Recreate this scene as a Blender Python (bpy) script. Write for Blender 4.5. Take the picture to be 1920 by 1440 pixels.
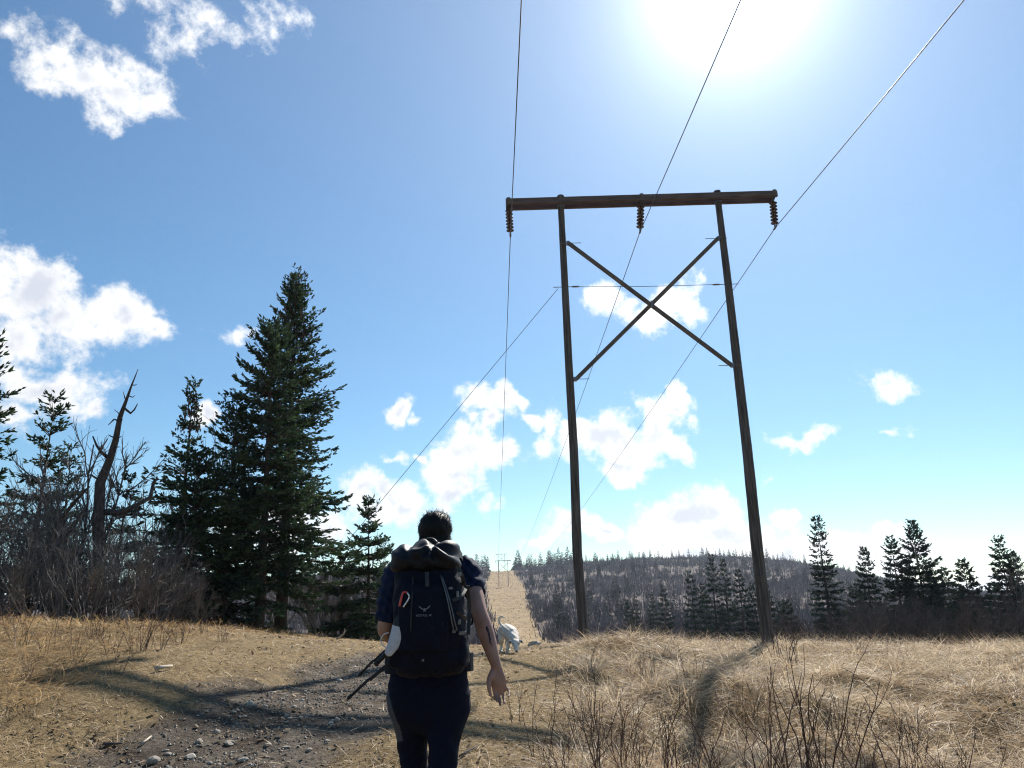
import bpy, bmesh, math, random
import numpy as np
from mathutils import Vector, Matrix

# ------------------------------------------------------------------ clear
for o in list(bpy.data.objects):
    bpy.data.objects.remove(o, do_unlink=True)
scene = bpy.context.scene
COL = scene.collection
R = math.radians
random.seed(7)
rng = np.random.default_rng(7)

# ------------------------------------------------------------------ camera
FPX, PITCH, ROLL, CZ = 1442.0, R(16.2), R(1.7), 1.5      # focal length in pixels of a 1920 wide frame
cam_d = bpy.data.cameras.new('camera')
cam = bpy.data.objects.new('camera', cam_d); COL.objects.link(cam)
cam_d.sensor_width = 36.0
cam_d.lens = 36.0 * FPX / 1920.0
cam_d.clip_start = 0.05; cam_d.clip_end = 20000
cam.location = (0, 0, CZ)
cam.rotation_euler = (Matrix.Rotation(R(90) + PITCH, 3, 'X') @ Matrix.Rotation(-ROLL, 3, 'Z')).to_euler()
scene.camera = cam

# ------------------------------------------------------------------ light
SUN_EL, SUN_AZ = R(42.0), R(20.3)                        # azimuth to the right of +Y
SUN_DIR = Vector((math.sin(SUN_AZ) * math.cos(SUN_EL), math.cos(SUN_AZ) * math.cos(SUN_EL), math.sin(SUN_EL)))
SKY_STRENGTH = 0.074
sun_d = bpy.data.lights.new('sun', 'SUN')
sun_d.energy = 5.0; sun_d.angle = R(0.53); sun_d.color = (1.0, 0.95, 0.87)
sun = bpy.data.objects.new('sun', sun_d); COL.objects.link(sun)
sun.rotation_euler = SUN_DIR.to_track_quat('Z', 'Y').to_euler()
sun.location = (20, 40, 60)

scene.view_settings.view_transform = 'Standard'
scene.view_settings.look = 'None'
scene.view_settings.gamma = 1.0
scene.view_settings.exposure = 0.78
scene.view_settings.use_curve_mapping = False
scene.render.engine = 'CYCLES'
cy = scene.cycles
cy.use_denoising = True
try:
    cy.denoiser = 'OPENIMAGEDENOISE'; cy.denoising_prefilter = 'NONE'
except Exception:
    pass
cy.filter_width = 1.15
cy.max_bounces = 6; cy.diffuse_bounces = 3; cy.glossy_bounces = 2; cy.transmission_bounces = 4
cy.transparent_max_bounces = 8; cy.volume_bounces = 0
cy.use_adaptive_sampling = True; cy.adaptive_threshold = 0.015
cy.caustics_reflective = False; cy.caustics_refractive = False

def ray(px, py):
    u = (px - 960) / FPX; v = -(py - 720) / FPX
    c, s = math.cos(ROLL), math.sin(ROLL)
    u2 = c * u + s * v; v2 = -s * u + c * v
    return np.array([u2, math.cos(PITCH) - v2 * math.sin(PITCH), math.sin(PITCH) + v2 * math.cos(PITCH)])
def at(px, py, Y):
    """the point of the place that is Y metres ahead of the viewer and seen at (px, py) of the photograph"""
    r = ray(px, py)
    return np.array([0, 0, CZ]) + r * (Y / r[1])

# ------------------------------------------------------------------ world: clear sky, sun aureole, fair-weather cumulus
world = bpy.data.worlds.new('World'); scene.world = world
world.use_nodes = True
NT = world.node_tree; NT.nodes.clear()
def wn(t, **k):
    n = NT.nodes.new(t)
    for a, b in k.items(): setattr(n, a, b)
    return n
def wl(a, b): NT.links.new(a, b)
def wmath(op, a, b=None, c=None, clamp=False):
    n = wn('ShaderNodeMath', operation=op, use_clamp=clamp)
    for i, v in enumerate((a, b, c)):
        if v is None: continue
        if isinstance(v, (int, float)): n.inputs[i].default_value = v
        else: wl(v, n.inputs[i])
    return n.outputs[0]
def wvec(op, a, b=None, c=None, out=0):
    n = wn('ShaderNodeVectorMath', operation=op)
    for i, v in enumerate((a, b, c)):
        if v is None: continue
        if isinstance(v, (tuple, list)): n.inputs[i].default_value = v
        else: wl(v, n.inputs[i])
    return n.outputs[out]
def wmap(v, a, b, c=0.0, d=1.0, smooth=True):
    n = wn('ShaderNodeMapRange', interpolation_type='SMOOTHSTEP' if smooth else 'LINEAR')
    wl(v, n.inputs[0])
    for i, x in zip((1, 2, 3, 4), (a, b, c, d)): n.inputs[i].default_value = x
    return n.outputs[0]
sky = wn('ShaderNodeTexSky', sky_type='NISHITA')
sky.sun_disc = False; sky.sun_elevation = SUN_EL; sky.sun_rotation = SUN_AZ
sky.altitude = 300; sky.air_density = 1.0; sky.dust_density = 0.15; sky.ozone_density = 3.0
world.cycles.sampling_method = 'MANUAL'; world.cycles.sample_map_resolution = 512
geo = wn('ShaderNodeTexCoord')
D = wvec('NORMALIZE', geo.outputs['Generated'])
sep = wn('ShaderNodeSeparateXYZ'); wl(D, sep.inputs[0])
az = wmath('ARCTAN2', sep.outputs[0], sep.outputs[1])
el = wmath('ARCSINE', sep.outputs[2])
azel = wn('ShaderNodeCombineXYZ'); wl(az, azel.inputs[0]); wl(el, azel.inputs[1])
# warp of the cloud outlines
def noise(scale, detail, rough, vec=D, off=(0, 0, 0)):
    n = wn('ShaderNodeTexNoise'); n.inputs['Scale'].default_value = scale
    n.inputs['Detail'].default_value = detail; n.inputs['Roughness'].default_value = rough
    wl(wvec('ADD', vec, off), n.inputs['Vector'])
    return n
nw = noise(9.0, 1, 0.6)
warp = wvec('MULTIPLY', wvec('SUBTRACT', nw.outputs['Color'], (0.5, 0.5, 0.5)), (0.10, 0.075, 0.0))
nw2 = noise(34.0, 2, 0.62, off=(3, 1, 7))
warp2 = wvec('MULTIPLY', wvec('SUBTRACT', nw2.outputs['Color'], (0.5, 0.5, 0.5)), (0.034, 0.03, 0.0))
pw = wvec('ADD', wvec('ADD', azel.outputs[0], warp), warp2)
# (x, y, half width, half height, strength) of the puffs, as seen in the photograph's sky
PUFFS = [
 (85,95,66,62,.62),(150,135,95,72,.85),(235,155,90,60,.85),(300,168,52,36,.6),(180,198,66,42,.62),(15,35,38,28,.45),
 (345,60,70,54,.48),(392,55,56,40,.42),(295,25,60,40,.36),(505,50,30,42,.42),(530,12,50,30,.36),(220,15,16,22,.35),
 (25,545,120,78,1.0),(110,600,125,62,1.0),(205,592,84,42,1.0),(275,612,46,17,.9),(60,640,120,46,.95),(105,722,110,46,.95),(180,752,44,22,.85),(30,770,90,40,.9),
 (438,620,46,22,.75),(395,790,34,26,.9),
 (1138,562,42,38,1.0),(1172,582,46,30,1.0),(1215,592,50,24,.95),(1272,556,50,42,1.0),(1245,582,54,30,1.0),
 (1150,812,72,50,1.1),(1220,806,70,56,1.1),(1252,832,42,34,1.0),(1188,860,56,32,1.0),(1272,738,18,26,.9),(1262,764,28,22,.95),(1297,785,18,30,.45),
 (956,742,34,24,1.0),(918,760,56,30,1.05),(905,795,44,28,1.0),(888,838,66,48,1.1),(946,852,54,38,1.05),(876,885,52,40,1.05),(864,932,56,40,1.05),(1000,774,36,14,.9),
 (752,786,36,26,.95),(800,798,24,12,.8),(770,870,42,15,.8),(820,865,24,10,.6),
 (690,935,66,50,1.1),(752,940,66,36,1.05),(720,966,48,26,1.0),(1036,843,34,22,.5),(1050,785,24,40,.42),(916,963,34,20,.5),
 (1085,1000,66,28,1.05),(1136,998,52,22,1.0),(1005,1015,46,9,.75),
 (1300,962,82,54,1.15),(1250,1012,72,46,1.1),(1350,1002,80,50,1.1),(1450,1032,90,42,1.05),(1310,1040,130,34,1.1),(1475,966,48,20,.95),(1560,1035,100,36,1.0),(1655,1045,80,30,1.0),(1705,1020,56,24,.95),(1652,982,42,13,.8),(1745,1008,44,12,.7),
 (1657,710,62,24,.75),(1502,828,54,20,.75),(1532,812,30,16,.7),(1640,803,44,16,.6),(1455,905,20,14,.4),
 (1850,1100,120,26,.7),(600,985,70,40,.9),(480,1000,120,60,.9),(-120,640,90,60,.9),(-160,150,70,50,.8),
]
dens = None
for (px, py, hw, hh, st) in PUFFS:
    r = ray(px, py); r = r / np.linalg.norm(r)
    a = math.atan2(r[0], r[1]); e = math.asin(r[2])
    # angular half sizes
    ra = ray(px + hw, py); rb = ray(px - hw, py); aw = abs(math.atan2(ra[0], ra[1]) - math.atan2(rb[0], rb[1])) / 2
    ra = ray(px, py - hh); rb = ray(px, py + hh)
    eh = abs(math.asin(ra[2] / np.linalg.norm(ra)) - math.asin(rb[2] / np.linalg.norm(rb))) / 2
    k = (1 / (aw * 1.16), 1 / (eh * 1.16), 0)
    q = wvec('MULTIPLY_ADD', pw, k, (-a * k[0], -e * k[1], 0))
    ln = wvec('LENGTH', q, out=1)
    v = wmath('MULTIPLY_ADD', ln, -st, st)
    dens = v if dens is None else wmath('SMOOTH_MAX', dens, v, 0.12)
# scattered cumulus in the rest of the sky
ng = noise(5.5, 2, 0.55, off=(11, 4, 2))
gen = wmath('MULTIPLY_ADD', ng.outputs['Fac'], 3.4, -2.05)
side = wmap(wmath('ABSOLUTE', az), R(40), R(52))
low = wmap(el, R(8), R(62), 1.0, 0.0)
gen = wmath('MULTIPLY_ADD', wmath('MULTIPLY', side, low), wmath('ADD', gen, 1.5), -1.5)
dens = wmath('MAXIMUM', dens, gen)
nf = noise(22.0, 6, 0.66, off=(5, 9, 1))
dd = wmath('ADD', dens, wmath('MULTIPLY_ADD', nf.outputs['Fac'], 2.3, -1.26))
alpha = wmap(dd, -0.10, 0.54)
# thick hearts of the clouds are a little greyer
heart = wmap(wmath('ADD', dens, wmath('MULTIPLY_ADD', noise(24.0, 4, 0.65, off=(8, 8, 3)).outputs['Fac'], 1.6, -0.95)), 0.35, 1.0)
cmix = wn('ShaderNodeMix', data_type='RGBA'); wl(heart, cmix.inputs['Factor'])
cmix.inputs['A'].default_value = (1.0, 1.0, 1.0, 1); cmix.inputs['B'].default_value = (0.68, 0.71, 0.80, 1)
# sun aureole: light scattered forward by the air close to the sun
cosg = wvec('DOT_PRODUCT', D, tuple(SUN_DIR), out=1)
gam = wmath('ARCCOSINE', wmath('MINIMUM', cosg, 1.0))
au1 = wmath('MULTIPLY', wmath('EXPONENT', wmath('MULTIPLY', gam, -1 / R(2.6))), 30.0)
au2 = wmath('MULTIPLY', wmath('EXPONENT', wmath('MULTIPLY', gam, -1 / R(22.0))), 3.5)
aure = wmath("ADD", au1, au2)
hs = wn('ShaderNodeHueSaturation'); hs.inputs['Saturation'].default_value = 1.20; wl(sky.outputs[0], hs.inputs['Color'])
tint = wvec('MULTIPLY', hs.outputs[0], (0.93, 1.01, 0.93))
bg_sky = wn('ShaderNodeBackground'); wl(tint, bg_sky.inputs['Color']); bg_sky.inputs['Strength'].default_value = SKY_STRENGTH
bg_au = wn('ShaderNodeBackground'); bg_au.inputs['Color'].default_value = (0.92, 0.96, 1.0, 1); wl(wmath('MULTIPLY', aure, SKY_STRENGTH), bg_au.inputs['Strength'])
add = wn('ShaderNodeAddShader'); wl(bg_sky.outputs[0], add.inputs[0]); wl(bg_au.outputs[0], add.inputs[1])
bg_cl = wn('ShaderNodeBackground'); wl(cmix.outputs['Result'], bg_cl.inputs['Color'])
wl(wmath('MULTIPLY_ADD', wmath('EXPONENT', wmath('MULTIPLY', gam, -1 / R(24.0))), 0.6, 0.56), bg_cl.inputs['Strength'])
mix = wn('ShaderNodeMixShader'); wl(wmath('MULTIPLY', alpha, 0.96), mix.inputs[0]); wl(add.outputs[0], mix.inputs[1]); wl(bg_cl.outputs[0], mix.inputs[2])
wo = wn('ShaderNodeOutputWorld'); wl(mix.outputs[0], wo.inputs[0])

# ------------------------------------------------------------------ helpers
def tag(o, label=None, cat=None, group=None, kind=None):
    if label: o['label'] = label
    if cat: o['category'] = cat
    if group: o['group'] = group
    if kind: o['kind'] = kind
    return o
def empty(name, loc, rz=0.0):
    o = bpy.data.objects.new(name, None); COL.objects.link(o)
    o.location = loc; o.rotation_euler = (0, 0, rz); o.empty_display_size = 0.2
    return o
def np_mesh(name, V, tris=None, quads=None, smooth=False, attr=None):
    me = bpy.data.meshes.new(name)
    V = np.asarray(V, dtype=np.float32).reshape(-1, 3)
    T = np.zeros((0, 3), np.int32) if tris is None else np.asarray(tris, np.int32).reshape(-1, 3)
    Q = np.zeros((0, 4), np.int32) if quads is None else np.asarray(quads, np.int32).reshape(-1, 4)
    me.vertices.add(len(V)); me.vertices.foreach_set('co', V.ravel())
    loops = np.concatenate([T.ravel(), Q.ravel()]).astype(np.int32)
    me.loops.add(len(loops)); me.loops.foreach_set('vertex_index', loops)
    n = len(T) + len(Q)
    tot = np.concatenate([np.full(len(T), 3), np.full(len(Q), 4)]).astype(np.int32)
    st = np.concatenate([[0], np.cumsum(tot)[:-1]]).astype(np.int32) if n else np.zeros(0, np.int32)
    me.polygons.add(n); me.polygons.foreach_set('loop_start', st)
    me.polygons.foreach_set('loop_total', tot)
    me.polygons.foreach_set('use_smooth', np.full(n, smooth, dtype=bool))
    for k, a in (attr or {}).items():
        at_ = me.attributes.new(k, 'FLOAT', 'POINT'); at_.data.foreach_set('value', np.asarray(a, np.float32))
    me.update(calc_edges=True)
    return me
def obj(name, me, mat=None, parent=None, loc=None):
    o = bpy.data.objects.new(name, me); COL.objects.link(o)
    if mat is not None:
        me.materials.clear(); me.materials.append(mat)
    if parent is not None: o.parent = parent
    if loc is not None: o.location = loc
    return o
def dup(root, parent=None):
    c = root.copy(); COL.objects.link(c); c.parent = parent
    for ch in list(root.children): dup(ch, c)
    return c

def nrm(a): return a / np.maximum(np.linalg.norm(a, axis=-1, keepdims=True), 1e-9)
def _hash(ix, iy, seed):
    h = (ix.astype(np.int64) * 374761393 + iy.astype(np.int64) * 668265263 + seed * 982451653) & 0xffffffff
    h = ((h ^ (h >> 13)) * 1274126177) & 0xffffffff
    h = h ^ (h >> 16)
    return (h & 0xffff) / 65535.0
def vnoise(x, y, seed=0):
    x = np.asarray(x, float); y = np.asarray(y, float)
    ix = np.floor(x); iy = np.floor(y); fx = x - ix; fy = y - iy
    fx = fx * fx * (3 - 2 * fx); fy = fy * fy * (3 - 2 * fy)
    a = _hash(ix, iy, seed); b = _hash(ix + 1, iy, seed); c = _hash(ix, iy + 1, seed); d = _hash(ix + 1, iy + 1, seed)
    return (a * (1 - fx) + b * fx) * (1 - fy) + (c * (1 - fx) + d * fx) * fy
def fbm(x, y, seed=0, o=4):
    s = 0; a = 0.5; n = 0
    for i in range(o):
        s = s + a * vnoise(x * 2 ** i, y * 2 ** i, seed + i * 17); n += a; a *= 0.5
    return s / n

def tubes(P, Rr, sides=4, cap=False):
    """many tubes at once: P (B,K,3) points, Rr (B,K) radii -> verts, quads"""
    P = np.asarray(P, float); Rr = np.asarray(Rr, float)
    B, K, _ = P.shape
    T = nrm(np.gradient(P, axis=1))
    ref = np.where(np.abs(T[:, :1, 2:3]) > 0.8, np.array([1.0, 0, 0]), np.array([0, 0, 1.0]))
    U = nrm(np.cross(T, np.broadcast_to(ref, T.shape))); W = np.cross(T, U)
    ang = np.arange(sides) * 2 * math.pi / sides
    V = P[:, :, None, :] + Rr[:, :, None, None] * (np.cos(ang)[None, None, :, None] * U[:, :, None, :] + np.sin(ang)[None, None, :, None] * W[:, :, None, :])
    idx = np.arange(B * K * sides).reshape(B, K, sides)
    a = idx[:, :-1, :]; b = idx[:, 1:, :]
    q = np.stack([a, np.roll(a, -1, 2), np.roll(b, -1, 2), b], -1).reshape(-1, 4)
    t = np.zeros((0, 3), np.int32)
    V = V.reshape(-1, 3)
    if cap:
        c0 = len(V) + np.arange(B); c1 = c0 + B
        V = np.concatenate([V, P[:, 0], P[:, -1]])
        f = idx[:, 0, :]; l = idx[:, -1, :]
        t = np.concatenate([np.stack([np.roll(f, -1, 1), f, np.repeat(c0[:, None], sides, 1)], -1).reshape(-1, 3),
                            np.stack([l, np.roll(l, -1, 1), np.repeat(c1[:, None], sides, 1)], -1).reshape(-1, 3)])
    return V, q, t
def tube_mesh(name, pts, rad, sides=8, smooth=True):
    pts = np.asarray(pts, float); rad = np.broadcast_to(np.asarray(rad, float), (len(pts),))
    V, q, t = tubes(pts[None], rad[None], sides, True)
    return np_mesh(name, V, t, q, smooth)
class MB:
    """collects pieces into one mesh"""
    def __init__(s): s.V = []; s.T = []; s.Q = []; s.n = 0
    def add(s, V, t=None, q=None):
        V = np.asarray(V, float).reshape(-1, 3)
        if t is not None and len(t): s.T.append(np.asarray(t) + s.n)
        if q is not None and len(q): s.Q.append(np.asarray(q) + s.n)
        s.V.append(V); s.n += len(V); return s
    def tube(s, pts, rad, sides=8):
        pts = np.asarray(pts, float); rad = np.broadcast_to(np.asarray(rad, float), (len(pts),))
        V, q, t = tubes(pts[None], rad[None], sides, True); return s.add(V, t, q)
    def box(s, c, size, rot=None):
        x, y, z = np.asarray(size, float) / 2
        V = np.array([[-x, -y, -z], [x, -y, -z], [x, y, -z], [-x, y, -z], [-x, -y, z], [x, -y, z], [x, y, z], [-x, y, z]])
        if rot is not None: V = V @ np.array(rot).T
        return s.add(V + np.asarray(c), None, [[0, 3, 2, 1], [4, 5, 6, 7], [0, 1, 5, 4], [1, 2, 6, 5], [2, 3, 7, 6], [3, 0, 4, 7]])
    def beam(s, a, b, w, h, up=(0, 0, 1)):
        a = np.asarray(a, float); b = np.asarray(b, float); d = b - a; L = np.linalg.norm(d); d = d / L
        u = np.cross(d, up); u /= np.linalg.norm(u); v = np.cross(u, d)
        return s.box((a + b) / 2, (L, w, h), np.stack([d, u, v], 1))
    def mesh(s, name, smooth=False):
        return np_mesh(name, np.concatenate(s.V), np.concatenate(s.T) if s.T else None, np.concatenate(s.Q) if s.Q else None, smooth)
def bevel(o, w=0.01, seg=2):
    m = o.modifiers.new('bevel', 'BEVEL'); m.width = w; m.segments = seg; m.limit_method = 'ANGLE'
    return o

# materials ------------------------------------------------------------------
def mat(name, c1, c2=None, rough=0.7, scale=8.0, detail=4, attr=None, bump=0.0, bump_scale=None, metallic=0.0, translucent=0.0, spec=0.3, coords='Object', stretch=None, tcol=None):
    m = bpy.data.materials.new(name); m.use_nodes = True
    nt = m.node_tree; nt.nodes.clear()
    N = nt.nodes.new; L = nt.links.new
    out = N('ShaderNodeOutputMaterial'); b = N('ShaderNodeBsdfPrincipled')
    b.inputs['Roughness'].default_value = rough; b.inputs['Metallic'].default_value = metallic
    b.inputs['Specular IOR Level'].default_value = spec
    tc = N('ShaderNodeTexCoord'); vec = tc.outputs[coords]
    if stretch:
        mp = N('ShaderNodeMapping'); mp.inputs['Scale'].default_value = stretch; L(vec, mp.inputs[0]); vec = mp.outputs[0]
    col = None
    if c2 is not None:
        nz = N('ShaderNodeTexNoise'); nz.inputs['Scale'].default_value = scale; nz.inputs['Detail'].default_value = detail; L(vec, nz.inputs['Vector'])
        fac = nz.outputs['Fac']
        mr = N('ShaderNodeMapRange'); mr.inputs[1].default_value = 0.3; mr.inputs[2].default_value = 0.7; L(fac, mr.inputs[0]); fac = mr.outputs[0]
        if attr:
            an = N('ShaderNodeAttribute'); an.attribute_name = attr
            fac = an.outputs['Fac']
        mx = N('ShaderNodeMix'); mx.data_type = 'RGBA'
        mx.inputs['A'].default_value = (*c1, 1); mx.inputs['B'].default_value = (*c2, 1)
        L(fac, mx.inputs['Factor']); col = mx.outputs['Result']; L(col, b.inputs['Base Color'])
    else:
        b.inputs['Base Color'].default_value = (*c1, 1)
    if bump:
        nb = N('ShaderNodeTexNoise'); nb.inputs['Scale'].default_value = bump_scale or scale * 3; nb.inputs['Detail'].default_value = 5; L(vec, nb.inputs['Vector'])
        bp = N('ShaderNodeBump'); bp.inputs['Strength'].default_value = bump; bp.inputs['Distance'].default_value = 0.02
        L(nb.outputs['Fac'], bp.inputs['Height']); L(bp.outputs[0], b.inputs['Normal'])
    sh = b.outputs[0]
    if translucent:
        tr = N('ShaderNodeBsdfTranslucent')
        if tcol: tr.inputs['Color'].default_value = (*tcol, 1)
        elif col is not None: L(col, tr.inputs['Color'])
        else: tr.inputs['Color'].default_value = (*c1, 1)
        ms = N('ShaderNodeMixShader'); ms.inputs[0].default_value = translucent; L(sh, ms.inputs[1]); L(tr.outputs[0], ms.inputs[2]); sh = ms.outputs[0]
    L(sh, out.inputs[0])
    return m

ORD = 'first second third fourth fifth sixth seventh eighth ninth tenth eleventh twelfth thirteenth fourteenth fifteenth sixteenth seventeenth eighteenth nineteenth twentieth'.split()
ORD += ['twenty-' + w for w in ORD[:9]] + ['thirtieth'] + ['thirty-' + w for w in ORD[:9]]
def ranks(vals):
    r = np.argsort(np.argsort(vals)); return [ORD[i] for i in r]
# ------------------------------------------------------------------ terrain
PYL_Y = 23.5                                             # the near pylon stands this far ahead
def _c(px, py, Y, dz=0.0):
    p = at(px, py, Y); return (p[0], p[1], p[2] + dz)
CTRL = [(0, 0, 0.0), (-3, 0, .15), (3, 0, 0.0), (-8, -4, .5), (8, -4, -.1), (0, -8, -.3), (-20, 0, 1.2), (20, 0, -.2),
        (-.45, 4.3, .22), (-3, 4, .2), (3, 4, -.2),
        _c(400, 1440, 7.2), _c(130, 1440, 7.3, .02), _c(640, 1440, 7.2), (.9, 6.5, .08), (2.2, 6.5, -.28), (3.75, 6.5, -.58), (7, 7, -.7), (4.5, 9, -.32), (8, 9.5, -.3),
        _c(60, 1250, 8.9), _c(330, 1320, 8.5), _c(730, 1350, 8.4), _c(560, 1290, 10.5), _c(720, 1225, 14), _c(955, 1226, 16),
        _c(-150, 1135, 11, -.3), _c(0, 1140, 11.2, -.26), _c(200, 1150, 12.5, -.24), _c(400, 1172, 16, -.12), _c(480, 1182, 19, -.05), _c(650, 1212, 21, 0),
        (-7, 20, 1.15), (-12, 17, 1.6), (-18, 20, 1.7), (-7, 25, .95), (-3, 26, .45), (-14, 27, 1.4),
        _c(880, 1262, 13, 0), _c(1100, 1193, 16, -.2), _c(1200, 1188, 15, -.25), _c(1020, 1215, 17, -.05), _c(1060, 1300, 10.5, -.12),
        (1.84, 23.5, .45), (7.2, 23.5, .30), _c(1900, 1207, 24, -.05), _c(1700, 1208, 24, -.1), (4, 20, .38), (3.5, 11, .22), (7.5, 12, .08), (5, 14.5, .16), (10, 18, .2), (16, 20, .1),
        (0, 27, .3), (6, 28, .05), (14, 29, -.2), (20, 27, -.1), (-22, 30, 1.2)]
CP = np.array(CTRL)
def _rbf_fit():
    d = np.linalg.norm(CP[:, None, :2] - CP[None, :, :2], axis=2)
    n = len(CP); A = np.zeros((n + 3, n + 3)); A[:n, :n] = np.sqrt(d ** 2 + 1.0) + np.eye(n) * -0.35
    A[:n, n] = 1; A[:n, n + 1:] = CP[:, :2]; A[n, :n] = 1; A[n + 1:, :n] = CP[:, :2].T
    return np.linalg.solve(A, np.concatenate([CP[:, 2], [0, 0, 0]]))
_W = _rbf_fit()
def near_z(x, y):
    x = np.asarray(x, float); y = np.asarray(y, float); sh = x.shape; xf = np.clip(x.ravel(), -26, 26); yf = np.clip(y.ravel(), -12, 32)
    out = np.zeros(len(xf))
    for i in range(0, len(xf), 20000):
        d = np.sqrt((xf[i:i + 20000, None] - CP[None, :, 0]) ** 2 + (yf[i:i + 20000, None] - CP[None, :, 1]) ** 2 + 1.0)
        out[i:i + 20000] = d @ _W[:-3] + _W[-3] + xf[i:i + 20000] * _W[-2] + yf[i:i + 20000] * _W[-1]
    return out.reshape(sh)
FY = [0, 30, 60, 100, 160, 250, 350, 460, 560, 640, 700, 900, 1500, 3000, 9000]
FZ = [0.3, 0.1, -2.2, -4.6, -5.6, -3.2, 4.0, 13.4, 23.5, 30.3, 32.0, 24, 0, -5, -5]
FU = [-3, -.9, -.5, -.1, -.02, .05, .15, .25, .34, .40, .49, .60, .9, 3]
FG = [.2, .5, .95, 1.06, 1.0, 1.05, 1.13, 1.13, 1.0, .80, .42, .15, 0, 0]
def far_z(x, y):
    yy = np.maximum(y, 1.0)
    # smooth the profile a little
    z = sum(np.interp(yy + k, FY, FZ) for k in (-24, -12, 0, 12, 24)) / 5
    g = np.interp(x / np.maximum(yy, 60), FU, FG)
    z = np.where(y > 60, (z + 5.6) * g - 5.6, z)
    amp = np.clip((y - 60) / 200, 0, 1)
    return z + amp * (fbm(x / 70, y / 70, 5, 4) - .5) * 5.0 * np.clip(np.abs(x / np.maximum(yy, 1) + .015) / .05, .25, 1)
def corridor_x(y): return np.interp(y, [0, 23, 170, 330, 460, 640, 1100], [4, 4, 0.5, -4.5, -8, -13, -26])
# the gravel track
PATH = np.array([(-3.6, -6), (-3.3, 2), (-2.95, 5), (-2.75, 7.2), (-2.45, 9.3), (-2.2, 11.5), (-1.9, 14), (-1.1, 17), (-.3, 20), (0, 24), (-.5, 30)])
PW = np.array([1.1, 1.15, 1.2, 1.2, 1.15, 1.0, .85, .6, .5, .4, .4])
def path_d(x, y):
    """signed distance in half widths from the track's middle line"""
    cx = np.interp(y, PATH[:, 1], PATH[:, 0]); w = np.interp(y, PATH[:, 1], PW)
    return (x - cx) / w
def sstep(v, a, b):
    t = np.clip((v - a) / (b - a), 0, 1); return t * t * (3 - 2 * t)
def meadow(x, y):
    """1 where the long matted grass grows, right of the track"""
    cx = np.interp(y, [0, 5, 6.6, 8, 11, 14, 17, 24], [0.2, .25, .1, .35, .5, .7, 1.0, 1.2])
    return sstep(x - cx + (fbm(x * .9, y * .9, 31, 3) - .5) * 1.2, -.1, .5) * (1 - sstep(y, 26, 30))
def bank(x, y):
    cx = np.interp(y, [0, 5, 7, 8.5, 10, 12, 15, 18, 22], [-5, -5, -4.7, -4.6, -4.5, -4.9, -5.1, -5.2, -5.2])
    return sstep(cx - x + (fbm(x * .8, y * .8, 33, 3) - .5) * 1.3, -.2, .8)
def gz(x, y):
    x = np.asarray(x, float); y = np.asarray(y, float)
    w = sstep(np.maximum(y - 24, np.abs(x) - 20), 0, 14)
    w = np.maximum(w, sstep(-y, 6, 14))
    zf = np.where(y < 10, near_z(np.clip(x, -22, 22), np.clip(y, -6, 30)), far_z(x, y))
    z = near_z(x, y) * (1 - w) + zf * w
    nearm = (1 - sstep(y, 28, 40))
    m = meadow(x, y)
    z = z + nearm * (m * ((fbm(x * .9, y * .9, 3, 3) - .5) * .60 * (1 - .65 * sstep(y, 12, 18))) + bank(x, y) * (fbm(x * .9, y * .9, 9, 3) - .5) * .3)
    for bx_, by_, ba_, br_ in ((2.5, 10.4, .34, .8), (3.6, 14.6, .10, .8), (1.5, 9.2, .14, .6), (1.6, 15.4, .16, .7), (2.9, 16.2, .12, .9)):
        z = z + ba_ * np.exp(-((x - bx_) ** 2 + (y - by_) ** 2) / br_ ** 2)
    p = np.abs(path_d(x, y))
    pm = (1 - sstep(p, .7, 1.25)) * nearm
    z = z + pm * (-.05 + (fbm(x * 2.2, y * 2.2, 21, 4) - .5) * .10) + nearm * (fbm(x * 5, y * 5, 27, 2) - .5) * .025
    return z
def gz1(x, y): return float(gz(np.array([x]), np.array([y]))[0])
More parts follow.
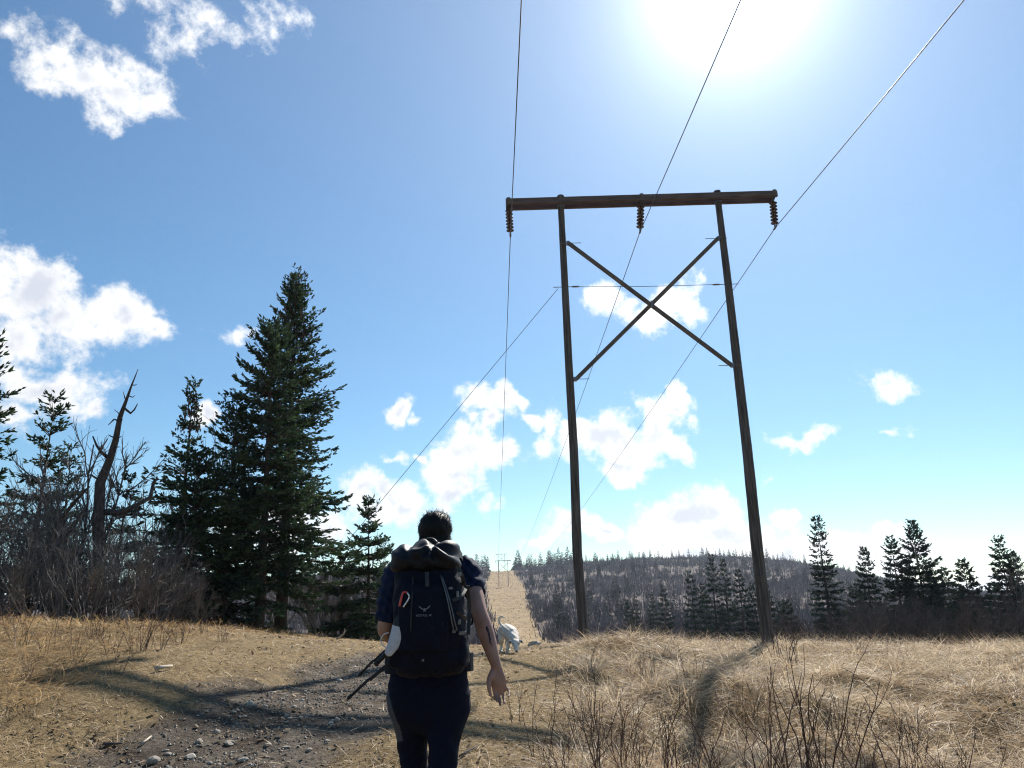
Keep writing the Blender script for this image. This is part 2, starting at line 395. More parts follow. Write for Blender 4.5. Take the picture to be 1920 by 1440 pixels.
# ------------------------------------------------------------------ ground: one sheet out to the horizon
def build_ground():
    ys = np.concatenate([np.linspace(-400, -14, 14, endpoint=False), np.linspace(-14, 3, 34, endpoint=False), np.linspace(3, 26, 200, endpoint=False),
                         np.linspace(26, 60, 60, endpoint=False), np.linspace(60, 720, 90, endpoint=False), np.geomspace(720, 9000, 26)])
    sp = np.concatenate([-np.geomspace(6000, 400, 12, endpoint=False), -np.geomspace(400, 15, 45, endpoint=False), np.linspace(-15, 15, 220, endpoint=False),
                         np.geomspace(15, 400, 50, endpoint=False), np.geomspace(400, 6000, 13)])
    X, Y = np.meshgrid(sp, ys)
    Z = gz(X, Y)
    ny, nx = X.shape
    idx = np.arange(ny * nx).reshape(ny, nx)
    q = np.stack([idx[:-1, :-1], idx[:-1, 1:], idx[1:, 1:], idx[1:, :-1]], -1).reshape(-1, 4)
    near = 1 - sstep(Y, 26, 34)
    pd = path_d(X, Y) + (fbm(X * 1.3, Y * 1.3, 41, 4) - .5) * 1.1 + (fbm(X * 5, Y * 5, 47, 2) - .5) * .4
    pm = (1 - sstep(np.abs(pd), .75, 1.15)) * near * (1 - sstep(Y, 14.5, 19) * .8)
    lush = np.maximum(meadow(X, Y), bank(X, Y)) * near
    d = np.abs(X - corridor_x(Y)); hw = np.interp(Y, [30, 100, 170, 330, 460, 640, 720], [16, 6, 5, 9, 12, 9.5, 9.5])
    corr = (1 - sstep(d / hw + (fbm(X / 9, Y / 18, 51, 3) - .5) * .5, .85, 1.05)) * sstep(Y, 40, 90)
    me = np_mesh('ground', np.stack([X, Y, Z], -1).reshape(-1, 3), None, q, True,
                 dict(path=pm.ravel(), lush=lush.ravel(), corridor=corr.ravel(), far=sstep(Y, 30, 60).ravel()))
    m = bpy.data.materials.new('ground'); m.use_nodes = True
    nt = m.node_tree; nt.nodes.clear(); N = nt.nodes.new; L = nt.links.new
    out = N('ShaderNodeOutputMaterial'); b = N('ShaderNodeBsdfPrincipled'); b.inputs['Roughness'].default_value = .95; b.inputs['Specular IOR Level'].default_value = .1
    L(b.outputs[0], out.inputs[0])
    tc = N('ShaderNodeTexCoord')
    def nz(scale, detail=6, rough=.6):
        n = N('ShaderNodeTexNoise'); n.inputs['Scale'].default_value = scale; n.inputs['Detail'].default_value = detail; n.inputs['Roughness'].default_value = rough
        L(tc.outputs['Object'], n.inputs['Vector']); return n.outputs['Fac']
    def ramp(f, stops):
        r = N('ShaderNodeValToRGB'); el = r.color_ramp.elements
        while len(el) < len(stops): el.new(.5)
        for e, (p, c) in zip(el, stops): e.position = p; e.color = (*c, 1)
        L(f, r.inputs[0]); return r.outputs[0]
    def mix(f, a, c):
        x = N('ShaderNodeMix'); x.data_type = 'RGBA'; L(f, x.inputs['Factor']); L(a, x.inputs['A']); L(c, x.inputs['B']); return x.outputs['Result']
    def att(n):
        a = N('ShaderNodeAttribute'); a.attribute_name = n; return a.outputs['Fac']
    lawn = ramp(nz(14, 8, .75), [(.3, (.075, .052, .028)), (.5, (.23, .165, .085)), (.7, (.38, .285, .16))])
    thatch = ramp(nz(9, 8, .75), [(.3, (.06, .04, .022)), (.5, (.19, .13, .065)), (.72, (.33, .24, .125))])
    gr1 = ramp(nz(24, 8, .8), [(.3, (.050, .041, .032)), (.5, (.14, .116, .092)), (.68, (.30, .26, .21))])
    gr2 = ramp(nz(2.6, 6, .7), [(.36, (.42, .38, .36)), (.62, (1, 1, 1))])
    mm = N('ShaderNodeMix'); mm.data_type = 'RGBA'; mm.blend_type = 'MULTIPLY'; mm.inputs['Factor'].default_value = 1; L(gr1, mm.inputs['A']); L(gr2, mm.inputs['B']); gravel = mm.outputs['Result']
    grass_far = ramp(nz(.3, 10, .78), [(.32, (.085, .06, .036)), (.5, (.25, .175, .092)), (.68, (.37, .275, .155))])
    brush = ramp(nz(.12, 8, .75), [(.35, (.045, .036, .036)), (.55, (.09, .068, .06)), (.72, (.20, .15, .11))])
    near = mix(att('path'), mix(att('lush'), lawn, thatch), gravel)
    far = mix(att('corridor'), brush, grass_far)
    L(mix(att('far'), near, far), b.inputs['Base Color'])
    bp = N('ShaderNodeBump'); bp.inputs['Strength'].default_value = .9; bp.inputs['Distance'].default_value = .05
    L(nz(30, 8, .75), bp.inputs['Height']); L(bp.outputs[0], b.inputs['Normal'])
    return tag(obj('ground', me, m), kind='structure')
build_ground()

# ------------------------------------------------------------------ pylon
M_POLE = mat('weathered_pole', (.032, .028, .027), (.140, .123, .113), .85, 3.0, 8, bump=.8, bump_scale=14, stretch=(7, 7, .35))
M_BEAM = mat('weathered_timber', (.062, .046, .045), (.135, .104, .100), .85, 3.0, 6, bump=.4, bump_scale=14, stretch=(.6, 6, 6))
M_BRACE = mat('grey_timber', (.07, .058, .05), (.15, .125, .105), .85, 3.0, 6, bump=.4, bump_scale=14)
M_STEEL = mat('galvanised_steel', (.12, .12, .125), (.22, .22, .23), .45, 20, metallic=.8)
M_DISC = mat('brown_porcelain', (.035, .018, .014), (.06, .03, .022), .2, 6, spec=.6)
M_WIRE = mat('conductor', (.06, .06, .065), (.12, .12, .125), .55, 40, metallic=.4)
def P(px, py, Y): return at(px, py, Y)
pl_top, pr_top = P(1051, 358, PYL_Y), P(1343, 346, PYL_Y)
XL, XR = at(1051, 358, PYL_Y)[0] - .01, at(1343, 347, PYL_Y)[0]
XC = (XL + XR) / 2; HALF = (XR - XL) / 2
LINE_AZ = math.atan2(-13 - XC, 640 - PYL_Y)              # the line's heading (small, to the left)
ZB = min(gz1(XL, PYL_Y), gz1(XR, PYL_Y))
ARM_Z = at(1200, 368, PYL_Y - .3)[2]
pyl = tag(empty('power_pylon', (XC, PYL_Y, ZB), 0), 'tall weathered timber H-frame power pylon with two poles in the grass', 'power pylon', 'timber pylons of the power line')
def wob(n, a, s): return np.stack([np.interp(np.linspace(0, 1, n), np.linspace(0, 1, 6), np.random.default_rng(s).normal(0, a, 6)), np.interp(np.linspace(0, 1, n), np.linspace(0, 1, 6), np.random.default_rng(s + 1).normal(0, a, 6))], 1)
def pole_mesh(r0, r1, z0, z1, seed):
    n = 40; z = np.linspace(z0, z1, n); w = wob(n, .02, seed); w[-1] *= .4
    pts = np.stack([w[:, 0], w[:, 1], z], 1); rad = np.linspace(r0, r1, n) * (1 + np.random.default_rng(seed).normal(0, .012, n))
    V, q, t = tubes(pts[None], rad[None], 20, True)
    return np_mesh('pole', V, t, q, True)
TOP = ARM_Z - ZB + .24
poles = []
for s, r0, sd in ((-1, .155, 3), (1, .188, 5)):
    gzp = gz1(XC + s * HALF, PYL_Y) - ZB
    p = obj('pole', pole_mesh(r0, .105, gzp - .4, TOP, sd), M_POLE, pyl, (s * HALF, 0, 0)); poles.append(p)
    mb = MB().tube([(0, 0, TOP - .005), (0, 0, TOP + .03), (0, 0, TOP + .05)], [.122, .117, .05], 16)
    obj('pole_cap', mb.mesh('pole_cap', False), M_STEEL, pyl, (s * HALF, 0, 0))
    for dz in (.05, -.15):
        obj('pole_band', MB().tube([(0, 0, -.02), (0, 0, .02)], .122, 16).mesh('pole_band'), M_STEEL, pyl, (s * HALF, 0, ARM_Z - ZB + dz))
AL = at(948, 372, PYL_Y - .2)[0] - XC; AR = at(1456, 353, PYL_Y - .2)[0] - XC
AZl = ARM_Z - ZB
for yy, dz in ((-.19, .0), (.19, -.0)):
    mb = MB().box(((AL + AR) / 2, 0, 0), (AR - AL, .11, .215))
    bevel(obj('crossarm_beam', mb.mesh('crossarm_beam'), M_BEAM, pyl, (0, yy, AZl + dz)), .012)
for x in (AL + .1, (AL + AR) / 2, AR - .1):
    mb = MB().box((0, 0, 0), (.10, .5, .05)).box((0, -.255, 0), (.12, .012, .27)).box((0, .255, 0), (.12, .012, .27))
    obj('spacer_block', mb.mesh('spacer_block'), M_BRACE, pyl, (x, 0, AZl + .0))
for x in np.array([AL + .1, -HALF, (AL + AR) / 2, HALF, AR - .1]):
    mb = MB().tube([(0, -.30, 0), (0, .30, 0)], .014, 8).tube([(0, -.285, 0), (0, -.262, 0)], .03, 6).tube([(0, .285, 0), (0, .262, 0)], .03, 6)
    obj('through_bolt', mb.mesh('through_bolt'), M_STEEL, pyl, (x, 0, AZl + .07))
# crossed braces
def L0(px, py, Y): return at(px, py, Y) - np.array([XC, PYL_Y, ZB])
for a, b, yy in (((1066, 456), (1372, 685), -.17), ((1346, 447), (1080, 711), -.05)):
    A = L0(*a, PYL_Y + yy); Bq = L0(*b, PYL_Y + yy)
    br = obj('cross_brace', MB().beam(A, Bq, .085, .125).mesh('cross_brace'), M_BRACE, pyl); bevel(br, .008)
    for e, sgn in ((A, np.sign(A[0])), (Bq, np.sign(Bq[0]))):
        mb = MB().tube([(-.42 * sgn, 0, 0), (.10 * sgn + .2 * sgn, 0, 0)], .011, 6).box((.02 * sgn, 0, 0), (.10, .13, .12)).tube([(.26 * sgn, 0, 0), (.285 * sgn, 0, 0)], .028, 6)
        obj('brace_bolt', mb.mesh('brace_bolt'), M_STEEL, pyl, tuple(e + np.array([0, -.0, 0])))
mid = L0(1221, 573, PYL_Y - .11)
obj('brace_bolt', MB().tube([(0, -.2, 0), (0, .2, 0)], .018, 8).box((0, -.14, 0), (.07, .012, .24)).mesh('brace_bolt'), M_STEEL, pyl, tuple(mid))
# thin tie between the poles
A = L0(1060, 538, PYL_Y); Bq = L0(1362, 533, PYL_Y)
tie = obj('tie_wire', MB().tube([A, (A + Bq) / 2 - np.array([0, 0, .03]), Bq], .009, 6).mesh('tie_wire'), M_WIRE, pyl)
for e, d in ((A, 1), (Bq, -1)):
    obj('turnbuckle', MB().tube([e + np.array([d * .2, 0, 0]), e + np.array([d * .25, 0, 0]), e + np.array([d * .42, 0, 0]), e + np.array([d * .47, 0, 0])], [.012, .03, .03, .012], 8).mesh('turnbuckle'), M_STEEL, pyl)
    obj('eye_bolt', MB().tube([e - np.array([d * .40, 0, 0]), e + np.array([d * .22, 0, 0])], .012, 6).mesh('eye_bolt'), M_STEEL, pyl)
# number plate on the right pole and bolt heads down the left pole
q = L0(1428, 1085, PYL_Y - .2)
obj('number_plate', MB().box((0, 0, 0), (.13, .012, .18)).mesh('number_plate'), M_POLE, pyl, (q[0], -.185, q[2]))
# insulator strings
def disc_mesh():
    prof = [(.012, .075), (.045, .07), (.05, .04), (.085, .028), (.127, .0), (.128, -.008), (.09, -.006), (.05, -.012), (.02, -.03), (.012, -.071)]
    n = 20; ang = np.linspace(0, 2 * math.pi, n, endpoint=False)
    V = np.array([[r * math.cos(a), r * math.sin(a), z] for r, z in prof for a in ang])
    idx = np.arange(len(prof) * n).reshape(-1, n)
    q = np.stack([idx[:-1], idx[1:], np.roll(idx[1:], -1, 1), np.roll(idx[:-1], -1, 1)], -1).reshape(-1, 4)
    return np_mesh('insulator_disc', V, None, q, True)
DISC = disc_mesh(); DISC.materials.append(M_DISC)
ATT = []
for (px, py) in ((957, 440), (1200, 433), (1453, 426)):
    tipx = at(px, py, PYL_Y)[0] - XC; tipz = at(px, py, PYL_Y)[2] - ZB
    x0 = {957: AL + .1, 1200: (AL + AR) / 2, 1453: AR - .1}[px]
    top = np.array([x0, 0, AZl - .125]); bot = np.array([tipx, 0, tipz])
    d = bot - top; Ld = np.linalg.norm(d)
    st = obj('insulator_string', MB().tube([top + np.array([0, 0, .2]), top, bot], .014, 8).box(top, (.05, .30, .05)).mesh('insulator_string'), M_STEEL, pyl)
    for k in range(7):
        o = obj('insulator_disc', DISC, None, st); o.location = tuple(top + d * ((.13 + .139 * k) / 1.14))
        o.scale = (1, 1, Ld / 7.7 / .146)
        o.rotation_euler = (0, math.atan2(-d[0], -d[2]), 0)
    obj('suspension_clamp', MB().tube([bot + np.array([0, -.17, .0]), bot + np.array([0, -.08, -.03]), bot + np.array([0, .08, -.03]), bot + np.array([0, .17, 0])], [.02, .035, .035, .02], 8).tube([bot + np.array([0, 0, .07]), bot - np.array([0, 0, .04])], .025, 8).mesh('suspension_clamp'), M_STEEL, pyl)
    ATT.append(bot + np.array([XC, PYL_Y, ZB - .03]))

# far pylons of the same line, too small to show their fittings
def far_pylon(Y, px, name, label, hgt=None):
    x = at(px, 1060, Y)[0]; zb = gz1(x, Y)
    h = hgt or TOP
    mb = MB()
    for s in (-1, 1):
        V, qd, t = tubes(np.array([[(s * HALF, 0, -1), (s * HALF, 0, h)]]), np.array([[.22, .15]]), 8, True); mb.add(V, t, qd)
    for yy in (-.2, .2): mb.box(((AL + AR) / 2, yy, h - .3), (AR - AL, .16, .32))
    mb.beam((-HALF, 0, h - 1.6), (HALF, 0, h - 6.2), .12, .18).beam((HALF, .1, h - 1.6), (-HALF, .1, h - 6.2), .12, .18)
    for t_ in (AL + .1, (AL + AR) / 2, AR - .1): mb.tube([(t_, 0, h - .4), (t_, 0, h - 1.6)], .09, 6)
    o = obj('power_pylon', mb.mesh('far_pylon'), M_FARPOLE, None, (x, Y, zb))
    tag(o, label, 'power pylon', 'timber pylons of the power line')
    return [np.array([x + t_, Y, zb + h - 1.6]) for t_ in (AL + .1, (AL + AR) / 2, AR - .1)]
M_FARPOLE = mat('far_pole', (.20, .17, .14), (.30, .26, .22), .8, 1.0)
FA = far_pylon(455, 943.5, 'a', 'distant H-frame pylon on the cleared slope, lowest and widest of the far ones', 14.6)
FB = far_pylon(640, 940.5, 'b', 'distant H-frame pylon on the skyline, its crossarm highest in the cleared strip', 14.0)
FC = far_pylon(1050, 936, 'c', 'smallest far pylon peeking over the hill crest behind the others', 30.0)

# conductors: one per phase from the pylon behind the viewer to the far hill
def span(a, b, sag, n):
    t = np.linspace(0, 1, n)[:, None]
    p = a + (b - a) * t; p[:, 2] -= (4 * sag * t * (1 - t))[:, 0]; return p
hd = np.array([math.sin(LINE_AZ), math.cos(LINE_AZ)])
names = ('leftmost conductor wire running overhead to the far pylons', 'middle conductor wire of the power line crossing in front of the sun', 'rightmost conductor wire of the power line, rising to the top right corner')
for i in range(3):
    a = ATT[i]
    back = a + np.array([-hd[0] * 150, -hd[1] * 150, [2.0, 2.0, 2.0][i]])
    p1 = span(back, a, 2.6, 60)
    t = np.linspace(0, 1, 160) ** 1.6
    b = FA[i]; p2 = a + (b - a) * t[:, None]; p2[:, 2] -= 4 * 7.5 * t * (1 - t)
    p3 = span(FA[i], FB[i], 1.5, 14); p4 = span(FB[i], FC[i], 3, 10)
    pts = np.concatenate([p1[:-1], p2, p3[1:], p4[1:]])
    o = obj('conductor_wire', tube_mesh('conductor_wire', pts, .0135, 6), M_WIRE)
    tag(o, names[i], 'wire', 'conductors of the power line')
g0 = P(1052, 541, PYL_Y) + np.array([-.1, 0, 0])
gd = P(735, 915, 26.5)
g1 = g0 + (gd - g0) * 1.0
dirg = (g1 - g0); k = 1.0
for k in np.linspace(1, 3, 200):
    pt = g0 + dirg * k
    if pt[2] < gz1(pt[0], pt[1]): break
gw = empty('guy_wire', tuple(g0 + dirg * k)); tag(gw, 'thin guy wire slanting from the left pole down behind the spruces', 'wire')
obj('strand', tube_mesh('strand', np.array([g0 + dirg * t for t in np.linspace(0, k, 12)]) - (g0 + dirg * k), .0085, 6), M_WIRE, gw)
obj('anchor_rod', MB().tube([(0, 0, -.3), tuple(-dirg / np.linalg.norm(dirg) * .6)], .018, 6).mesh('anchor_rod'), M_STEEL, gw)
# ------------------------------------------------------------------ trees
M_BARK = mat('spruce_bark', (.035, .027, .022), (.085, .066, .055), .9, 9, 5, bump=.5, stretch=(3, 3, .6))
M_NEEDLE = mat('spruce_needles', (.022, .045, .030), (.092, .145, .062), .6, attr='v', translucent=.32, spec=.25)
M_NEEDLE_FAR = mat('far_spruce_needles', (.020, .036, .030), (.060, .090, .055), .7, attr='v', translucent=.2, spec=.2)
M_NEEDLE_HILL = mat('hill_spruce_needles', (.008, .016, .015), (.026, .042, .030), .8, attr='v', spec=.1)
M_CONES = mat('spruce_cones', (.05, .022, .014), (.11, .05, .03), .7, 12)
M_DEADBRANCH = mat('dead_branch', (.045, .036, .032), (.12, .10, .09), .9, 7)
M_TWIG = mat('alder_twigs', (.074, .064, .060), (.200, .174, .158), .75, attr='v', spec=.3)
M_TWIG_RED = mat('willow_twigs', (.045, .024, .018), (.135, .080, .058), .7, attr='v', spec=.3)
M_SNAG = mat('dead_snag_bark', (.035, .027, .024), (.095, .076, .068), .9, 7, 5, bump=.6, stretch=(3, 3, .8))

def diamonds(b, d, n, L, w):
    """flat needle sprays: base b, direction d, normal n, length L, width w; two crossed blades each"""
    s = nrm(np.cross(d, n)); m = b + d * (L * .38)[:, None]
    e = b + d * L[:, None]
    def one(sv): return np.stack([b, m + sv * (w / 2)[:, None], e, m - sv * (w / 2)[:, None]], 1)
    V = np.concatenate([one(s), one(np.cross(s, d))], 0).reshape(-1, 3)
    return V, np.arange(len(V)).reshape(-1, 4)

def spruce(seed, H, Rm, t0=.05, nb=300, dens=1.0, shoot=.145, sw=.050, sparse=0.0, droop=.30, power=.8, taper=0.0, topthin=0.0, whorl=0.42, twig=.44, te=.92):
    """returns crown (V, Q, v) , trunk (V,Q,T) and branch wood"""
    g = np.random.default_rng(seed)
    t = t0 + (1 - t0) * np.sort(g.random(nb)) ** te
    if whorl:
        nw_ = max(int(H / whorl), 4); t = np.clip(np.round((t + g.normal(0, .004, nb)) * nw_) / nw_ + g.normal(0, .10 / nw_, nb), t0, .995)
    az = np.arange(nb) * 2.39996 + g.normal(0, .5, nb)
    prof = (1 - t) ** power * (1 - .35 * np.clip((.12 - t) / .12, 0, 1))
    if topthin: prof = prof * (1 - topthin * sstep(t, .55, .8) * (1 - sstep(t, .97, 1)))
    L = Rm * prof * g.uniform(.45, 1.2, nb) + .10 + .05 * g.random(nb)
    # lumpy outline: some sectors grow longer
    L *= 1 + .22 * np.sin(az * 2 + t * 13 + seed) * g.random(nb)
    keep = g.random(nb) > sparse; t, az, L = t[keep], az[keep], L[keep]; nb = len(t)
    h = np.stack([np.cos(az), np.sin(az), np.zeros(nb)], 1)
    up0 = np.interp(t, [0, .35, .75, 1], [-.05, .10, .55, 1.6]) + g.normal(0, .08, nb)
    dr = np.interp(t, [0, .5, 1], [droop * 1.4, droop, .15])
    trunk_lean = g.normal(0, .012, 2) * H
    def axis(z):
        k = (z / H) ** 2
        return np.stack([trunk_lean[0] * k, trunk_lean[1] * k, z], -1)
    def bpos(i, s):
        r = L[i] * s
        z = L[i] * (up0[i] * s - dr[i] * 1.6 * s ** 1.5 + dr[i] * 1.15 * s ** 2.6)
        return axis(t[i] * H) + h[i] * r[:, None] + np.stack([0 * z, 0 * z, z], 1)
    # branch wood
    K = 5; ss = np.linspace(0, .96, K); ii = np.repeat(np.arange(nb), K)
    BP = bpos(ii, np.tile(ss, nb)).reshape(nb, K, 3)
    BR = (0.010 + .012 * L)[:, None] * np.linspace(1, .25, K)[None]
    wood = tubes(BP, BR, 3)
    # twigs, herringbone along each branch
    nt_ = np.maximum((L * 15 * dens).astype(int), 3); ti = np.repeat(np.arange(nb), nt_); n = len(ti)
    s = g.uniform(.10, 1.0, n) ** .75
    side = np.where(g.random(n) < .5, -1, 1)
    p = bpos(ti, s); tg = nrm(bpos(ti, np.minimum(s + .05, 1.05)) - bpos(ti, s - .05))
    lat = nrm(np.cross(tg, np.array([0, 0, 1.0])))
    a = g.uniform(.5, 1.05, n) * np.clip((1.05 - s) * 3, .25, 1)
    d = nrm(tg * np.cos(a)[:, None] + lat * (np.sin(a) * side)[:, None] + np.array([0, 0, 1.0]) * g.normal(-.06, .22, n)[:, None])
    l = np.clip((twig * L[ti] * (1.02 - s) ** .8) * g.uniform(.55, 1.15, n), .10, .75)
    # shoots on each twig
    ns = np.maximum((l / (shoot * .5) * dens).astype(int), 1) + 1; si = np.repeat(np.arange(n), ns); m = len(si)
    u = g.random(m) ** .8
    sd = np.where(g.random(m) < .5, -1, 1) * g.uniform(.15, .85, m)
    b = p[si] + d[si] * (l[si] * u)[:, None]
    lat2 = nrm(np.cross(d[si], np.array([0, 0, 1.0])))
    dd_ = nrm(d[si] + lat2 * sd[:, None] + np.array([0, 0, 1.0]) * g.normal(.05, .30, m)[:, None])
    tp_ = 1 - taper * t[ti[si]]; LL = shoot * g.uniform(.6, 1.25, m) * tp_; ww = sw * g.uniform(.7, 1.3, m) * tp_
    nn = nrm(np.array([0, 0, 1.0]) + g.normal(0, .5, (m, 3)))
    V, Q = diamonds(b, dd_, nn, LL, ww)
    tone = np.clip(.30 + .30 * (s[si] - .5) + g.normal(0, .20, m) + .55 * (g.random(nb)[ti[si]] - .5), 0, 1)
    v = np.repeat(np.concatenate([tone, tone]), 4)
    nk = 12; zk = np.linspace(-.25, H * .985, nk)
    tr = tubes(axis(np.maximum(zk, 0))[None] + np.array([0, 0, -.25]) * (np.arange(nk) == 0)[None, :, None], (np.linspace(1, .04, nk) ** 1.1 * (.016 * H + .02))[None], 10, True)
    return (V, Q, v), tr, wood, axis
def spruce_thing(label, base, seed, H, Rm, group=None, cones=0, near=True, **k):
    (V, Q, v), tr, wood, axis = spruce(seed, H, Rm, **k)
    t = tag(empty('spruce_tree', tuple(base)), label, 'tree', group)
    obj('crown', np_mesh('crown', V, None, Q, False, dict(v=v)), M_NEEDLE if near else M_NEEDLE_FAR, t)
    obj('trunk', np_mesh('trunk', tr[0], tr[2], tr[1], True), M_BARK, t)
    if near: obj('branches', np_mesh('branches', wood[0], None, wood[1], True), M_BARK, t)['kind'] = 'stuff'
    if cones:
        g = np.random.default_rng(seed + 99)
        tt = g.uniform(.80, .985, cones); az = g.uniform(0, 6.28, cones); r = Rm * (1 - tt) ** .8 * g.uniform(.3, 1, cones) + .05
        c = axis(tt * H) + np.stack([np.cos(az) * r, np.sin(az) * r, g.uniform(-.1, .1, cones)], 1)
        P0 = np.stack([c, c - np.array([0, 0, .03]), c - np.array([0, 0, .10])], 1)
        W = tubes(P0, np.tile([.010, .026, .008], (cones, 1)), 5)
        obj('cones', np_mesh('cones', W[0], None, W[1], True), M_CONES, t)['kind'] = 'stuff'
    return t
def on(px, py, Y):
    x = at(px, py, Y)[0]; return np.array([x, Y, gz1(x, Y)])
def tree_h(px_top, py_top, Y): return at(px_top, py_top, Y)[2]

# the clump of big spruces on the left
def clump(label, pb, ptop, Y, seed, Rm, **k):
    b = on(pb, 1175, Y); H = tree_h(*ptop, Y) - b[2] - .22
    return spruce_thing(label, b, seed, H, Rm, 'spruces of the dark stand left of the track', **k)
clump('tallest dark spruce of the left stand, its narrow top brown with cones', 526, (559, 512), 24.5, 11, 2.35, nb=470, dens=1.15, twig=.36, te=.66, cones=520, power=.70, t0=.09)
clump('broad spruce with a pointed top in front of the tallest one', 485, (513, 606), 22.3, 12, 2.35, nb=320, dens=1.15, twig=.36, te=.8, power=.68, t0=.10)
clump('dark spruce filling the left shoulder of the tall pair', 415, (441, 742), 22.0, 13, 1.9, nb=210, dens=1.1, twig=.36, power=.7)
clump('spruce with a thin brown dying top left of the tall pair', 322, (351, 714), 22.6, 14, 1.6, nb=230, dens=.95, twig=.38, power=.66, topthin=.68, cones=160)
clump('low bushy spruce under the dying top at the edge of the thicket', 345, (372, 850), 21.0, 15, 1.45, nb=240, dens=1.0, power=.6)
clump('small slender spruce standing alone behind the hiker', 690, (706, 936), 27.5, 16, 1.05, nb=300, dens=1.0, power=.72, )
clump('small spruce half hidden behind the hiker and the slender spruce', 722, (738, 1008), 30.0, 17, .8, nb=170, dens=.9, power=.7, )
clump('low young spruce in the shade right of the big trunks', 640, (655, 1040), 26.5, 18, 1.0, nb=190, dens=.9, power=.65, )
clump('open branched spruce above the thicket near the left edge', 42, (66, 742), 19.5, 19, .95, nb=190, dens=.85, power=.7, sparse=.12)
clump('shorter spruce right of the open branched one in the thicket', 96, (104, 832), 20.5, 20, .65, nb=130, dens=.9, power=.65)
clump('spruce cut by the left frame edge, branch tips in view', -95, (-70, 640), 17.5, 21, 1.0, nb=240, dens=.9, power=.6)
clump('dark young spruce inside the thicket behind the dead snag', 205, (213, 890), 20.8, 22, .7, nb=110, dens=.9, power=.65)

# spruces at the right edge of the field
RG = 'spruces along the right edge of the field'
RT = [ # label, top px, base px, Y, radius m
 ('slim spruce with bare upper trunk, first of the right hand row', (1548, 972), 1562, 46, .95, dict(nb=260, power=.78)),
 ('short dark spruce right of the slim one', (1628, 1030), 1642, 48, .95, dict(nb=250, power=.78)),
 ('spruce with a thin leaning tip left of the broad one', (1684, 1006), 1700, 45, 1.15, dict(nb=250, power=.9)),
 ('broadest and tallest spruce in the right hand row', (1727, 978), 1745, 44, 1.75, dict(nb=340, power=.9)),
 ('small spruce peeking out right of the broad one', (1781, 1066), 1795, 48, .95, dict(nb=190, power=.82)),
 ('compact dense cone shaped spruce near the right edge', (1818, 1052), 1832, 44, 1.15, dict(nb=280, power=.85)),
 ('lowest pointed spruce near the right frame edge', (1867, 1098), 1880, 43, .95, dict(nb=190, power=.9)),
 ('tall ragged spruce close to the right frame edge', (1890, 1011), 1908, 41, 1.05, dict(nb=260, power=.85)),
 ('spruce at the very right edge, partly out of the frame', (1918, 1042), 1932, 43, 1.0, dict(nb=230, power=.85)),
 ('dim low spruce between the slim and the short one', (1606, 1100), 1616, 52, .8, dict(nb=180, power=.6)),
 ('low spruce below the gap right of the right pole', (1470, 1130), 1480, 55, .8, dict(nb=170, power=.6)),
]
for i, (lb, tp, bx, Y, rm, k) in enumerate(RT):
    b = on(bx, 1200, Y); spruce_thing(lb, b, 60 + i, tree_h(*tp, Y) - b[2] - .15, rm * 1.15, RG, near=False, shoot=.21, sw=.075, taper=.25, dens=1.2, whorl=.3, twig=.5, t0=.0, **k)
CG = 'dark spruces between the two poles'
CT = [
 ('slim spruce left in the group between the poles', (1299, 1078), 1306, 70, 1.0), ('tallest spruce in the group between the poles', (1338, 1046), 1346, 72, 1.25),
 ('narrow spruce just right of the tallest between the poles', (1362, 1057), 1370, 75, 1.05), ('spruce nearest the right pole, on its left side', (1388, 1076), 1397, 70, 1.2),
 ('low spruce hidden partly by the right pole', (1416, 1102), 1424, 68, 1.1), ('single small spruce midway between the poles', (1243, 1106), 1250, 80, .9),
 ('lower spruce between the slim and the tallest one', (1320, 1100), 1327, 78, 1.0), ('tiny spruce right of the left pole, first of three', (1176, 1130), 1181, 95, .8),
 ('tiny spruce right of the left pole, second of three', (1190, 1124), 1196, 95, .8), ('tiny spruce right of the left pole, third of three', (1223, 1120), 1228, 92, .85),
 ('dark spruce directly behind the right pole', (1440, 1108), 1448, 66, 1.0)]
for i, (lb, tp, bx, Y, rm) in enumerate(CT):
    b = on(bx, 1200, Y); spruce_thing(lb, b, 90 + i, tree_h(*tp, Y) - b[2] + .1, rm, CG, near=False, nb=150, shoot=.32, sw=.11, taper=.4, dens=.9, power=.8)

# far spruces: a few shapes shared by many individuals
FARM = []
for i in range(7):
    (V, Q, v), tr, wood, ax = spruce(200 + i, 8.0, 1.25 + .1 * (i % 3), nb=110, dens=.45, shoot=.75, sw=.34, power=.62 + .1 * (i % 2), sparse=.1 * (i % 3), taper=.72)
    mc = np_mesh('crown', V, None, Q, False, dict(v=v)); mc.materials.append(M_NEEDLE_HILL)
    mt = np_mesh('trunk', tr[0], tr[2], tr[1], True); mt.materials.append(M_BARK)
    FARM.append((mc, mt))
def far_tree(x, y, h, k, label, group, wide=1.0):
    t = tag(empty('spruce_tree', (x, y, gz1(x, y) - .15), random.uniform(0, 6.28)), label, 'tree', group)
    s = h / 8.0; t.scale = (s * wide, s * wide, s)
    obj('crown', FARM[k][0], None, t); obj('trunk', FARM[k][1], None, t)
g = np.random.default_rng(77)
def clear_of_corridor(x, y, m=0.0):
    hw = float(np.interp(y, [30, 100, 170, 330, 460, 640, 720], [16, 6, 5, 9, 12, 9.5, 9.5]))
    return abs(x - float(corridor_x(y))) > hw + m
n = 0
px = 742.0
